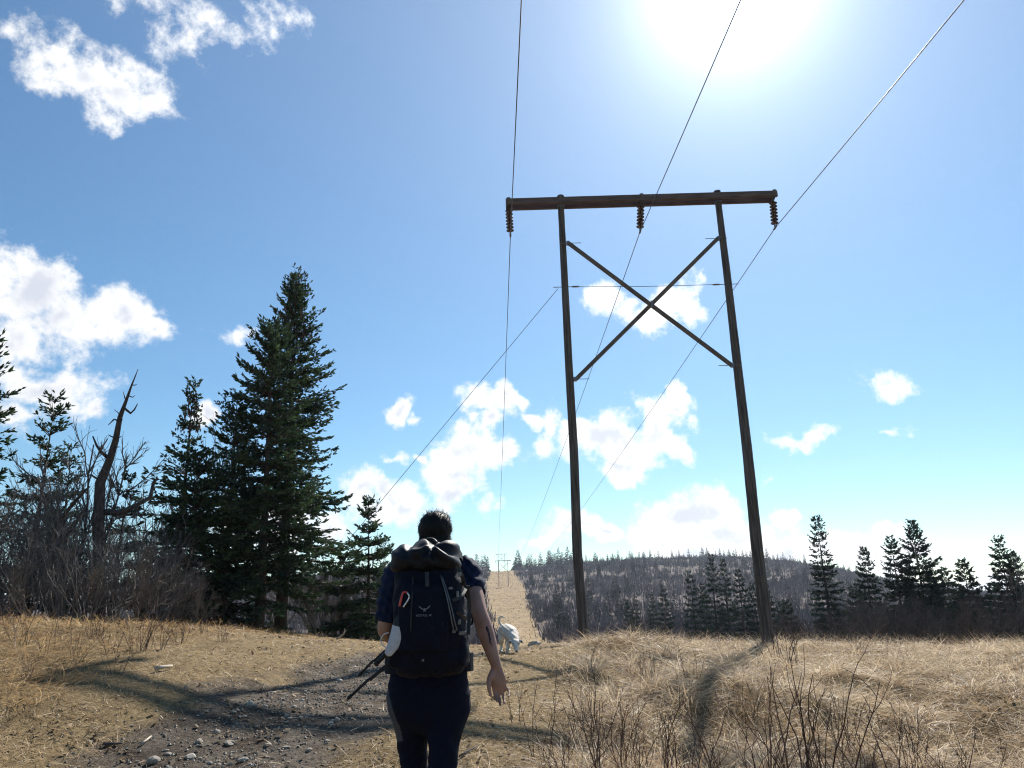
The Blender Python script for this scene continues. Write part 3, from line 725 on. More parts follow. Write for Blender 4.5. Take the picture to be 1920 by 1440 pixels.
while px < 1500:                                         # the skyline wood
    Y = g.uniform(630, 705); x = at(px, 1060, Y)[0]
    if clear_of_corridor(x, Y, .5):
        h = g.uniform(6.0, 11.5) * (1.25 if g.random() < .12 else 1); h *= 1.25 if px < 1090 else .85
        far_tree(x, Y, h, n % 7, 'small dark spruce in the row along the far skyline', 'skyline spruces', g.uniform(.85, 1.3)); n += 1
    px += g.uniform(2.6, 6.0) if px < 1120 else g.uniform(4, 10)
k = 0
while k < 140:                                            # scattered over the slope
    Y = g.uniform(190, 640); px = g.uniform(770, 1640) if k > 20 else g.uniform(985, 1130); x = at(px, 1060, Y)[0]
    if not clear_of_corridor(x, Y, 3): continue
    far_tree(x, Y, g.uniform(4.5, 9.5), k % 7, 'dark spruce scattered on the brushy far hillside', 'spruces on the far hillside', g.uniform(.8, 1.15)); k += 1
for k in range(26):                                      # the shoulder that falls away on the right
    Y = g.uniform(560, 720); px = 1490 + k * 10.4 + g.uniform(-3, 3); x = at(px, 1060, Y)[0]
    far_tree(x, Y, g.uniform(4, 8), k % 7, ORD[k] + ' small spruce from the left on the falling right shoulder of the hill', 'spruces on the right shoulder', 1.0)

# ------------------------------------------------------------------ bare shrubs
def bare_bush(seed, H, stems=9, spread=.5, lean=(0, 0), r0=.018, lv=(7, 6), seglen=.5, k0=7, tw=.0035):
    g = np.random.default_rng(seed); MBs = MB(); vals = []
    def addl(P, Rr, sides, v):
        V, q, t = tubes(P, Rr, sides); MBs.add(V, t, q); vals.append(np.repeat(v, P.shape[1] * sides))
    az = g.uniform(0, 6.28, stems); inc = g.uniform(.05, spread, stems); L = H * g.uniform(.65, 1.05, stems)
    d0 = nrm(np.stack([np.cos(az) * np.sin(inc) + lean[0], np.sin(az) * np.sin(inc) + lean[1], np.cos(inc)], 1))
    def poly(b, d, L, K, wig, up):
        P = [b]; dd = d.copy()
        for i in range(K - 1):
            dd = nrm(dd + g.normal(0, wig, dd.shape) + np.array([0, 0, up])); P.append(P[-1] + dd * (L / (K - 1))[:, None])
        return np.stack(P, 1)
    b = np.stack([np.cos(az), np.sin(az), np.zeros(stems)], 1) * g.uniform(.02, .22, stems)[:, None] - np.array([0, 0, .08])
    P = poly(b, d0, L, k0, .13, .03); Rr = (r0 * L / H)[:, None] * np.linspace(1, .28, k0)[None]
    addl(P, Rr, 5, g.random(stems))
    rad = r0
    for li, nc in enumerate(lv):
        B, K, _ = P.shape; idx = np.repeat(np.arange(B), nc); m = len(idx)
        f = g.uniform(.22 if li == 0 else .1, .98, m) * (K - 1); i0 = np.minimum(f.astype(int), K - 2); fr = (f - i0)[:, None]
        b = P[idx, i0] * (1 - fr) + P[idx, i0 + 1] * fr; tg = nrm(P[idx, i0 + 1] - P[idx, i0])
        d = nrm(tg + nrm(g.normal(0, 1, (m, 3))) * .75 + np.array([0, 0, .15]))
        seg = np.linalg.norm(P[:, -1] - P[:, 0], axis=1)[idx]
        Ln = np.clip(seg * g.uniform(.25, .55, m) * (1.1 - f / (K - 1) * .55), .08, 3)
        K2 = 5 if li == 0 else 4
        P = poly(b, d, Ln, K2, .16, .06); rad = max(rad * .42, tw)
        addl(P, np.full((m, 1), rad) * np.linspace(1, .45, K2)[None], 3, g.random(m))
    V = np.concatenate(MBs.V); Q = np.concatenate(MBs.Q)
    return np_mesh('bare_bush', V, None, Q, False, dict(v=np.concatenate(vals)))
ALD = [bare_bush(300 + i, 3.2, stems=14, spread=.75, lean=((.25, -.1), (-.2, 0), (.1, .1), (.35, 0), (0, -.2))[i], r0=.024, lv=(9, 8), tw=.0055) for i in range(5)]
for m_ in ALD: m_.materials.append(M_TWIG)
M_TWIG_D = mat('dark_alder_twigs', (.040, .033, .033), (.125, .105, .100), .8, attr='v', spec=.15)
ALD_D = [m_.copy() for m_ in ALD[:3]]
for m_ in ALD_D: m_.materials.clear(); m_.materials.append(M_TWIG_D)
def shrub(mesh, x, y, s, rz, label, group, name='bare_shrub', cat='shrub', dz=0.0):
    o = obj(name, mesh, None, None, (x, y, gz1(x, y) + dz)); o.scale = (s, s, s); o.rotation_euler = (0, 0, rz)
    return tag(o, label, cat, group)
g = np.random.default_rng(5)
# thicket on the left: individuals that run into each other
THICK = [(-60, 14.5, .70), (5, 15, .62), (60, 14.8, .55), (115, 15.5, .68), (165, 15.2, .55), (215, 16, .60), (262, 16.5, .52), (300, 17.5, .48),
         (-20, 17, .95), (45, 18, .88), (100, 17.5, .92), (150, 18.5, .98), (200, 18.6, .80), (250, 19, .78), (295, 19.5, .66), (332, 18.2, .38), (372, 18.4, .34)]
TR = ranks([q_[0] for q_ in THICK])
for i, (px, Y, s) in enumerate(THICK):
    b = on(px, 1150, Y)
    shrub(ALD[i % 5], b[0], b[1], s, g.uniform(0, 6.28), TR[i] + ' leafless grey brown alder bush from the left in the left bank thicket', 'alder thicket on the left bank')
BH = ranks([598, 625, 655, 520, 715, 745, 585, 690])
for i, (px, Y, s) in enumerate([(598, 26, .9), (625, 28, .9), (655, 29, .8), (520, 27, .8), (715, 33, .8), (745, 36, .8), (585, 31, .8), (690, 34, .8)]):
    b = on(px, 1180, Y); shrub(ALD[(i + 2) % 5], b[0], b[1], s, g.uniform(0, 6.28), BH[i] + ' leafless bush from the left in the shade right of the big spruces', 'bushes behind the spruces')
for i in range(26):
    px = 1455 + i * 19 + g.uniform(-6, 6); Y = g.uniform(34, 42); b = on(px, 1200, Y)
    shrub(ALD_D[i % 3], b[0], b[1], g.uniform(.42, .75) * (.7 if px < 1600 else 1), g.uniform(0, 6.28), ORD[i] + ' leafless brown alder bush from the left under the right hand spruces', 'alder bushes at the right field edge')
# bare birch-like trees
def bare_tree(seed, H, **k):
    return bare_bush(seed, H, **k)
bt = [('slender leafless tree with a fan of fine twigs above the thicket', 128, (150, 772), 19.0, 401, dict(stems=4, spread=.28, r0=.05, lv=(16, 12), tw=.006)),
      ('leafless tree with upright twigs beside the brown topped spruce', 316, (330, 735), 23.5, 402, dict(stems=3, spread=.2, r0=.045, lv=(18, 12), tw=.006)),
      ('faint leafless tree between the snag and the spruces', 262, (272, 842), 24.0, 403, dict(stems=4, spread=.3, r0=.04, lv=(14, 12), tw=.006)),
      ('leafless tree at the right frame edge', 1932, (1926, 950), 40.0, 404, dict(stems=3, spread=.2, r0=.03, lv=(14, 10), tw=.006)),
      ('thin leafless sapling right of the big spruces', 668, (668, 920), 29.0, 405, dict(stems=3, spread=.15, r0=.03, lv=(12, 8), tw=.006))]
for lb, bx, tp, Y, sd, k in bt:
    b = on(bx, 1170, Y); H = tree_h(*tp, Y) - b[2]
    me = bare_tree(sd, H * .82, **k); me.materials.append(M_TWIG)
    t = tag(empty('bare_tree', tuple(b)), lb, 'tree', 'leafless trees'); obj('crown', me, None, t)
# thin leaning dead stems in the thicket
# the dead snag
sn = tag(empty('dead_snag', tuple(on(188, 1150, 18.0))), 'dead crooked snag with broken stubs rising out of the thicket', 'tree')
S0 = np.array(sn.location)
def sp(px, py, dy=0.0): return at(px, py, 18.0 + dy) - S0
trk = [np.array([0, 0, -.3]), sp(188, 1080), sp(184, 985), sp(188, 905, .1), sp(206, 862, .15), sp(217, 825, .1), sp(225, 782, .05), sp(237, 750), sp(247, 722), sp(259, 692)]
obj('trunk', tube_mesh('trunk', trk, [.15, .14, .13, .115, .088, .074, .058, .036, .022, .008], 10), M_SNAG, sn)
for pts, r in (([sp(205, 860, .15), sp(190, 848), sp(181, 835), sp(174, 818)], .05), ([sp(233, 765), sp(245, 775), sp(252, 768), sp(258, 757)], .035),
               ([sp(224, 790), sp(214, 786), (sp(203, 797))], .03), ([sp(218, 822), sp(208, 818), sp(203, 815)], .025), ([sp(236, 752), sp(233, 742), sp(231, 734)], .018),
               ([sp(247, 722), sp(254, 722), sp(257, 720)], .016), ([sp(229, 788), sp(222, 774), sp(214, 768)], .018), ([sp(241, 742), sp(249, 745), sp(253, 741)], .018),
               ([sp(213, 840), sp(221, 838), sp(226, 838)], .02), ([sp(215, 818), sp(225, 820), sp(229, 817)], .02), ([sp(190, 842), sp(191, 832), sp(191, 826)], .015),
               ([sp(188, 960, .1), sp(225, 962), sp(255, 948, .2), sp(282, 932, .4), sp(288, 905, .5), sp(296, 896, .5)], .085), ([sp(255, 950, .2), sp(262, 968, .1), sp(275, 975)], .03),
               ([sp(186, 900), sp(170, 890), sp(160, 894)], .03)):
    n_ = len(pts); obj('branch', tube_mesh('branch', pts, np.linspace(r, r * .3, n_), 6), M_SNAG, sn)
# two thin leaning trunks left of the snag
for lb, pts in (('thin dead trunk leaning right through the thicket', [(95, 1000), (120, 965), (150, 930), (168, 912)]), ('thin dead trunk leaning lower through the thicket', [(60, 1085), (100, 1035), (140, 985), (160, 950)])):
    p3 = [at(*q_, 16.6) for q_ in pts]; base = np.array([p3[0][0] - .5, 16.6, gz1(p3[0][0] - .5, 16.6)])
    o = tag(obj('leaning_trunk', tube_mesh('leaning_trunk', [np.array([0, 0, -.1])] + [q_ - base for q_ in p3], [.06, .05, .042, .035, .02], 7), M_SNAG, None, tuple(base)), lb, 'dead trunk', 'leaning trunks')

# far brush: leafless scrub over the whole hillside, one mass
def far_brush():
    g = np.random.default_rng(31); N_ = 29000
    Y = 75 + (690 - 75) * g.random(N_) ** .8; u = g.uniform(-.50, .62, N_); x = u * Y
    hw = np.interp(Y, [30, 100, 170, 330, 460, 640, 720], [16, 6, 5, 9, 12, 9.5, 9.5]) * (.95 + .35 * (fbm(x / 9, Y / 18, 51, 3) - .5))
    keep = (np.abs(x - corridor_x(Y)) > hw) & ((fbm(x / 25, Y / 25, 61, 3) > .40) | (g.random(N_) < .25))
    x, Y = x[keep], Y[keep]; n = len(x); z = gz(x, Y)
    h = g.uniform(1.2, 3.6, n) * (.7 + .6 * fbm(x / 30, Y / 30, 71, 2)); per = 5
    b = np.repeat(np.stack([x, Y, z], 1), per, 0) + np.concatenate([g.normal(0, .7, (n * per, 2)), np.zeros((n * per, 1))], 1)
    hh = np.repeat(h, per) * g.uniform(.5, 1.05, n * per); w = .06 + .00036 * np.repeat(Y, per)
    a = g.uniform(0, 6.28, n * per); e = np.stack([np.cos(a), np.sin(a), np.zeros(n * per)], 1) * w[:, None]
    lean = g.normal(0, .22, (n * per, 3)) * hh[:, None]; lean[:, 2] = hh
    V = np.stack([b - e, b + e, b + lean + e * .5, b + lean - e * .5], 1).reshape(-1, 3)
    tone = np.repeat(np.clip(.5 + 1.2 * (fbm(np.repeat(x, per) / 18, np.repeat(Y, per) / 18, 81, 3) - .5) + g.normal(0, .25, n * per), 0, 1), 4)
    m = mat('far_brush', (.046, .039, .048), (.165, .128, .130), .9, attr='v', spec=.1)
    tag(obj('leafless_brush', np_mesh('leafless_brush', V, None, np.arange(len(V)).reshape(-1, 4), False, dict(v=tone)), m), 'purple brown leafless scrub covering the far hillside', 'brush', kind='stuff')
    # tufts and low scrub inside the cleared strip
    N_ = 1500; Y = g.uniform(110, 650, N_); x = corridor_x(Y) + g.uniform(-1, 1, N_) * 11; z = gz(x, Y)
    a = g.uniform(0, 6.28, N_); w = .10 + .0004 * Y; e = np.stack([np.cos(a), np.sin(a), 0 * a], 1) * w[:, None]; b = np.stack([x, Y, z], 1); hh = g.uniform(.10, .40, N_)
    up = np.stack([g.normal(0, .1, N_), g.normal(0, .1, N_), hh], 1)
    V = np.stack([b - e, b + e, b + up + e * .6, b + up - e * .6], 1).reshape(-1, 3)
    m2 = mat('strip_scrub', (.17, .125, .075), (.42, .32, .19), .9, attr='v', spec=.1, translucent=.5)
    tag(obj('dry_scrub', np_mesh('dry_scrub', V, None, np.arange(len(V)).reshape(-1, 4), False, dict(v=np.repeat(g.random(N_), 4))), m2), 'dry tufts and low scrub in the cleared strip under the wires', 'scrub', kind='stuff')
far_brush()
# ------------------------------------------------------------------ grass
def grass_mat(name, c1, c2, tl=.35):
    return mat(name, c1, c2, .55, attr='v', translucent=tl, spec=.35)
M_STRAW = grass_mat('matted_straw', (.17, .105, .06), (.80, .65, .45), .40)
M_BANKG = grass_mat('bank_grass', (.22, .115, .045), (.62, .45, .23), .40)
M_LAWN = grass_mat('short_dry_grass', (.15, .095, .045), (.60, .455, .28), .38)
def blades(x, y, L, w, az, rise, fall, seed, K=4, curl=.5):
    """ribbons that rise from the ground and bend over: rise/fall shape the arc"""
    g = np.random.default_rng(seed); n = len(x)
    z = gz(x, y) - .015
    s = np.linspace(0, 1, K + 1)[None, :]
    dirx, diry = np.cos(az)[:, None], np.sin(az)[:, None]
    bend = g.normal(0, curl, n)[:, None] * s ** 2
    out = L[:, None] * (np.sqrt(np.maximum(1 - np.minimum(rise, .98) ** 2, .05))[:, None] * s)
    up = L[:, None] * (rise[:, None] * s - fall[:, None] * s ** 2)
    px = x[:, None] + out * dirx - bend * L[:, None] * diry * .5
    py = y[:, None] + out * diry + bend * L[:, None] * dirx * .5
    pz = z[:, None] + up
    gz_tip = gz(px[:, -1], py[:, -1])
    pz[:, 1:] = np.maximum(pz[:, 1:], (z[:, None] * (1 - s) + gz_tip[:, None] * s)[:, 1:] + .004 + .03 * g.random(n)[:, None])
    ww = w[:, None] * np.array([.8, 1, .9, .6, .12])[None, :K + 1] if K == 4 else w[:, None] * np.linspace(1, .15, K + 1)[None]
    ph = g.uniform(0, 3.14, n)[:, None]
    ex, ey, ez = -diry * np.cos(ph), dirx * np.cos(ph), np.sin(ph) * .6
    Lf = np.stack([px - ex * ww / 2, py - ey * ww / 2, pz - ez * ww / 2], -1); Rt = np.stack([px + ex * ww / 2, py + ey * ww / 2, pz + ez * ww / 2], -1)
    V = np.stack([Lf, Rt], 2).reshape(-1, 3)
    base = (np.arange(n) * (K + 1) * 2)[:, None] + (np.arange(K) * 2)[None]
    Q = np.stack([base, base + 1, base + 3, base + 2], -1).reshape(-1, 4)
    return V, Q
def pick(n, y0, y1, seed, pw=1.0, margin=.80):
    """points over the wedge in view, denser near the viewer"""
    g = np.random.default_rng(seed)
    y = y0 * (y1 / y0) ** g.random(n) if pw else g.uniform(y0, y1, n)
    u = g.uniform(-margin, margin, n); return u * (y + .8), y, g
def tone_patch(x, y, g, seed, sc=.8, amp=1.1, jit=.22, mean=.5):
    return np.clip(mean + amp * (fbm(x * sc, y * sc, seed, 3) - .5) + g.normal(0, jit, len(x)), 0, 1)
def make_grass(name, label, mats, n, seed, mask, Lr, wr, shape, K=4, y0=5.4, y1=27, mean=.5, amp=1.1, sc=.8):
    x, y, g = pick(n, y0, y1, seed)
    k = g.random(n) < mask(x, y); x, y = x[k], y[k]; n = len(x)
    az, rise, fall = shape(x, y, g)
    L = g.uniform(*Lr, n) * (.75 + .5 * fbm(x * .7, y * .7, seed + 3, 2)); w = g.uniform(*wr, n) * (1 + y / 14)
    V, Q = blades(x, y, L, w, az, rise, fall, seed + 1, K)
    v = np.repeat(tone_patch(x, y, g, seed + 5, sc, amp, mean=mean), (K + 1) * 2)
    return tag(obj(name, np_mesh(name, V, None, Q, False, dict(v=v)), mats), label, 'grass', kind='stuff')
def flow(x, y):
    return fbm(x * .55, y * .55, 91, 2) * 9.0 + 2.2
# tussocks give the matted meadow its lumps: blades spill outward from each crown
TG = np.random.default_rng(8)
tx, ty, _ = pick(620, 5.2, 25, 801); kk = TG.random(620) < meadow(tx, ty); tx, ty = tx[kk], ty[kk]
def tussock_grass():
    g = np.random.default_rng(802); per = np.clip((230 / (1 + ty / 12)).astype(int), 70, 230)
    i = np.repeat(np.arange(len(tx)), per); n = len(i)
    a = g.uniform(0, 6.28, n); r = np.abs(g.normal(0, .10, n)); x = tx[i] + r * np.cos(a); y = ty[i] + r * np.sin(a)
    fl = flow(tx, ty)[i]
    az = np.where(g.random(n) < .45, a, fl + g.normal(0, 1.0, n))
    rise = g.uniform(.40, .97, n); fall = rise * g.uniform(.35, 1.05, n)
    L = g.uniform(.34, .85, n) * np.repeat(TG.uniform(.55, 1.2, len(tx)), per); w = g.uniform(.0028, .0055, n) * (1 + y / 14)
    V, Q = blades(x, y, L, w, az, rise, fall, 803, 4, .35)
    t = np.clip(np.repeat(TG.uniform(.25, .8, len(tx)), per) + g.normal(0, .22, n), 0, 1)
    tag(obj('tussock_grass', np_mesh('tussock_grass', V, None, Q, False, dict(v=np.repeat(t, 10))), M_STRAW), 'pale matted tussocks of dead grass bent over on the right', 'grass', kind='stuff')
tussock_grass()
M_GOLD = grass_mat('golden_grass', (.24, .12, .04), (.62, .37, .15), .42)
make_grass('golden_grass', 'patches of finer orange brown grass in the meadow', M_GOLD, 60000, 815, lambda x, y: meadow(x, y) * (fbm(x * .75, y * .75, 16, 2) > .63),
           (.12, .34), (.0022, .0040), lambda x, y, g: (g.uniform(0, 6.28, len(x)), g.uniform(.45, .95, len(x)), g.uniform(.1, .6, len(x))), K=3)
make_grass('matted_grass', 'flattened straw coloured grass covering the right hand meadow', M_STRAW, 80000, 810, lambda x, y: meadow(x, y) * (.25 + .75 * (fbm(x * 1.6, y * 1.6, 12, 3) > .40)),
           (.20, .52), (.0028, .0055), lambda x, y, g: (flow(x, y) + g.normal(0, 1.15, len(x)), g.uniform(.06, .62, len(x)), g.uniform(.05, .48, len(x))), amp=1.3)
make_grass('standing_grass', 'thin standing dead grass stalks scattered over the meadow', M_STRAW, 34000, 820, lambda x, y: meadow(x, y) * (fbm(x * .8, y * .8, 14, 3) > .47),
           (.25, .55), (.0022, .004), lambda x, y, g: (g.uniform(0, 6.28, len(x)), g.uniform(.80, .97, len(x)), g.uniform(.0, .25, len(x))), K=3, mean=.45)
make_grass('bank_grass', 'golden brown dead grass on the left bank', M_BANKG, 62000, 830, lambda x, y: bank(x, y), (.16, .40), (.003, .0055),
           lambda x, y, g: (flow(x, y) + g.normal(0, .9, len(x)), g.uniform(.25, .92, len(x)), g.uniform(.1, .7, len(x))), y1=24, mean=.52)
make_grass('short_grass', 'short trampled dry grass beside and beyond the track', M_LAWN, 120000, 840,
           lambda x, y: (1 - meadow(x, y)) * (1 - .85 * bank(x, y)) * sstep(np.abs(path_d(x, y)) + (fbm(x * 1.3, y * 1.3, 41, 4) - .5) * 1.1, .75, 1.25) + .012,
           (.07, .22), (.0035, .0065), lambda x, y, g: (g.uniform(0, 6.28, len(x)), g.uniform(.1, .80, len(x)), g.uniform(.1, .6, len(x))), K=3, amp=1.2, sc=1.4, mean=.52)
make_grass('track_weeds', 'sparse dead grass bits lying on the gravel track', M_LAWN, 40000, 850,
           lambda x, y: (1 - sstep(np.abs(path_d(x, y)), .9, 1.3)) * (.08 + .8 * (fbm(x * 1.1, y * 1.1, 43, 3) > .58)),
           (.04, .16), (.0028, .005), lambda x, y, g: (g.uniform(0, 6.28, len(x)), g.uniform(.02, .35, len(x)), g.uniform(.0, .3, len(x))), K=3, mean=.4)

M_STEM = grass_mat('brown_stems', (.055, .030, .020), (.22, .135, .085), .15)
make_grass('pale_stalks', 'straight pale dead stalks lying crosswise in the meadow', M_STRAW, 36000, 860, lambda x, y: meadow(x, y), (.28, .72), (.0026, .0048),
           lambda x, y, g: (flow(x, y) * .5 + g.normal(0, 1.3, len(x)), g.uniform(.08, .7, len(x)), g.uniform(.0, .12, len(x))), K=2, mean=.78, amp=.5)
make_grass('brown_stems', 'thin upright reddish brown stems standing all over the meadow', M_STEM, 8500, 870, lambda x, y: meadow(x, y) * (fbm(x * .7, y * .7, 15, 3) > .46),
           (.22, .58), (.0024, .0042), lambda x, y, g: (g.uniform(0, 6.28, len(x)), g.uniform(.86, .98, len(x)), g.uniform(.0, .08, len(x))), K=3)
make_grass('bank_stems', 'thin upright reddish stems in the grass of the left bank', M_STEM, 6500, 875, lambda x, y: bank(x, y), (.15, .42), (.0024, .0042),
           lambda x, y, g: (g.uniform(0, 6.28, len(x)), g.uniform(.75, .98, len(x)), g.uniform(.0, .1, len(x))), K=3, y1=22)
def litter():
    x, y, g = pick(12000, 5.4, 22, 880); n = len(x); k = g.random(n) < (.25 + .75 * (fbm(x * 1.2, y * 1.2, 17, 3) > .5)); x, y = x[k], y[k]; n = len(x); z = gz(x, y) + .012 + .02 * g.random(n)
    a = g.uniform(0, 6.28, n); l = g.uniform(.008, .030, n) * (1 + y / 18); w = l * g.uniform(.25, .6, n); t1, t2 = g.normal(0, .35, n), g.normal(0, .35, n)
    ux, uy = np.cos(a), np.sin(a); U_ = np.stack([ux * l, uy * l, t1 * l], 1); W_ = np.stack([-uy * w, ux * w, t2 * w], 1); c = np.stack([x, y, z], 1)
    V = np.stack([c - U_, c + W_, c + U_, c - W_], 1).reshape(-1, 3)
    m = mat('leaf_litter', (.035, .024, .016), (.42, .31, .20), .8, attr='v', translucent=.2)
    tag(obj('leaf_litter', np_mesh('leaf_litter', V, None, np.arange(len(V)).reshape(-1, 4), False, dict(v=np.repeat(g.random(n) ** 1.2, 4))), m), 'dead leaf bits and crumbs strewn over grass and track', 'leaf litter', kind='stuff')
litter()
make_grass('fallen_stalks', 'single pale stalks fallen on the short grass and track', M_STRAW, 900, 885, lambda x, y: (1 - meadow(x, y)), (.15, .45), (.004, .007),
           lambda x, y, g: (g.uniform(0, 6.28, len(x)), g.uniform(.02, .12, len(x)), g.uniform(.0, .05, len(x))), K=2, y1=18, mean=.75)

# ------------------------------------------------------------------ upright willow shoots in the foreground and on the bank
def shoots(seed, H, n, spread, r0, side=3):
    return bare_bush(seed, H, stems=n, spread=spread, r0=r0, lv=(side,), k0=7, tw=.0022)
SH = [shoots(500 + i, 1.0, (6, 9, 12, 5, 8, 14)[i], (.20, .28, .34, .22, .4, .25)[i], .0078, (3, 4, 3, 5, 4, 3)[i]) for i in range(6)]
for m_ in SH: m_.materials.append(M_TWIG_RED)
FS = [ # px of the base, distance, height m, mesh
 (1128, 6.2, .78, 0), (1190, 6.4, .70, 3), (1178, 7.2, .62, 1), (1250, 6.6, .72, 2), (1300, 6.1, .70, 4), (1325, 7.0, .62, 0), (1395, 6.4, .92, 3), (1410, 6.8, .66, 1), (1452, 6.0, .70, 4),
 (1060, 6.5, .52, 1), (1012, 7.4, .62, 0), (1092, 8.5, .62, 2), (1490, 6.2, .74, 2), (1500, 7.4, 1.12, 5), (1545, 6.3, .62, 1), (1600, 6.6, .84, 0), (1590, 7.6, .66, 3), (1660, 6.1, .80, 4),
 (1700, 6.9, .92, 2), (1735, 6.3, .7, 0), (1790, 7.0, .72, 3), (1560, 9.5, .62, 2), (1400, 9.8, .5, 4), (1300, 10.5, .48, 0), (1218, 11.5, .55, 5), (1690, 9.0, .66, 1), (1830, 6.2, .55, 4), (1880, 7.8, .5, 1), (970, 9.0, .4, 3), (1040, 12.5, .35, 2),
 (1480, 15.5, 1.05, 5), (1205, 15.6, .55, 2)]
g = np.random.default_rng(9)
NF = ranks([q_[0] if q_[1] < 8 else 9999 for q_ in FS]); NB_ = ranks([q_[0] if q_[1] >= 8 else 9999 for q_ in FS])
for i, (px, Y, h, k_) in enumerate(FS):
    x = at(px, 1400 if Y < 8 else 1300, Y)[0]
    lb = NF[i] + ' clump from the left of thin dark willow shoots along the foreground' if Y < 8 else NB_[i] + ' clump from the left of low willow shoots further back in the meadow'
    gp = 'willow shoots in the foreground' if Y < 8 else 'willow shoots further back'
    if i == 30: lb, gp = 'dense upright bundle of willow shoots in front of the right pole', None
    if i == 31: lb, gp = 'tuft of willow shoots on the grassy mound between the poles', None
    if i == 13: lb, gp = 'tallest bundle of willow shoots in the middle of the meadow', None
    h = h * 1.2 if Y < 8 else h * 1.15
    o = shrub(SH[k_], x, Y, h, g.uniform(0, 6.28), lb, gp, 'willow_shoots', 'shrub')
BANKS = [(150, 9.8, .5), (215, 10.4, .55), (262, 10.8, .6), (300, 11.2, .5), (95, 10.0, .45), (40, 10.2, .5), (340, 12, .5), (250, 12.6, .6), (180, 11.6, .55), (385, 14, .45), (120, 12.0, .6), (20, 11.8, .6), (65, 8.8, .35), (230, 9.2, .42), (418, 13.0, .35)]
BK = ranks([q_[0] for q_ in BANKS])
for i, (px, Y, h) in enumerate(BANKS):
    x = at(px, 1180, Y)[0]
    shrub(SH[(i * 5 + 1) % 6], x, Y, h, g.uniform(0, 6.28), BK[i] + ' tuft from the left of thin reddish shoots in the left bank grass', 'shoots on the left bank', 'willow_shoots', 'shrub')

# ------------------------------------------------------------------ stones
M_STONE = mat('grey_stone', (.17, .145, .12), (.36, .32, .265), .85, 9, 5, bump=.4)
M_STONE_P = mat('pale_stone', (.27, .245, .205), (.43, .395, .34), .8, 6, 4, bump=.3)
def stone_mesh(seed, flat=.5):
    g = np.random.default_rng(seed); bm = bmesh.new(); bmesh.ops.create_icosphere(bm, subdivisions=2, radius=.5)
    pl = nrm(g.normal(0, 1, (9, 3))); off = g.uniform(.30, .46, 9)
    for v in bm.verts:
        c = np.array(v.co)
        for p_, o_ in zip(pl, off):
            dd_ = c @ p_
            if dd_ > o_: c = c - p_ * (dd_ - o_)
        c[2] *= flat; v.co = c
    me = bpy.data.meshes.new('stone'); bm.to_mesh(me); bm.free()
    return me
STN = [stone_mesh(700 + i, (.45, .6, .5, .7, .4, .55)[i % 6]) for i in range(8)]
for i, m_ in enumerate(STN): m_.materials.append(M_STONE if i < 6 else M_STONE_P)
def stone(x, y, s, k_, rz, label, group, name='stone'):
    s *= .54; o = obj(name, STN[k_], None, None, (x, y, gz1(x, y) + s * .04)); o.scale = (s, s * .8, s); o.rotation_euler = (0, 0, rz)
    return tag(o, label, 'stone', group)
def gpt(px, py):
    """the ground point seen at a pixel"""
    r = ray(px, py); t = np.linspace(4.5, 30, 1200); Pn = r[None] * t[:, None] / r[1]
    zz = gz(Pn[:, 0], Pn[:, 1]); i = np.argmax(Pn[:, 2] + CZ < zz); return Pn[i, 0], Pn[i, 1]
SPEC = [(358, 1421, .22, 6, 'pale upright rounded stone at the front of the track'), (287, 1431, .24, 3, 'flat yellowish stone at the front left of the track'), (455, 1427, .20, 6, 'flat pale stone at the front middle of the track'),
        (430, 1396, .26, 2, 'long dark flat stone half sunk in the track'), (502, 1400, .18, 1, 'grey stone right of the long flat stone'), (405, 1376, .20, 3, 'stubby grey stone just below the shadow band'),
        (620, 1357, .14, 6, 'pale stone in the wide shadow near the hiker'), (563, 1347, .16, 2, 'grey stone in the wide shadow on the track'), (468, 1320, .20, 7, 'pale flat stone just above the wide shadow'),
        (637, 1277, .18, 7, 'pale stone on the track beneath the narrow shadow'), (664, 1252, .16, 7, 'pale stone on the track above the narrow shadow'), (536, 1404, .17, 0, 'low stone on the right half of the track')]
for px, py, s, k_, lb in SPEC:
    x, y = gpt(px, py); stone(x, y, s, k_, g.uniform(0, 6.28), lb, None)
k = 0
while k < 190:
    y = 5.8 * (17 / 5.8) ** g.random(); cx = np.interp(y, PATH[:, 1], PATH[:, 0]); w_ = np.interp(y, PATH[:, 1], PW); x = cx + g.normal(0, .5) * w_
    s = abs(g.normal(.05, .05)) + .03
    stone(x, y, s, int(g.integers(0, 8)) if g.random() < .5 else int(g.integers(0, 6)), g.uniform(0, 6.28), 'small loose grey stone scattered on the gravel track', 'stones on the track'); k += 1
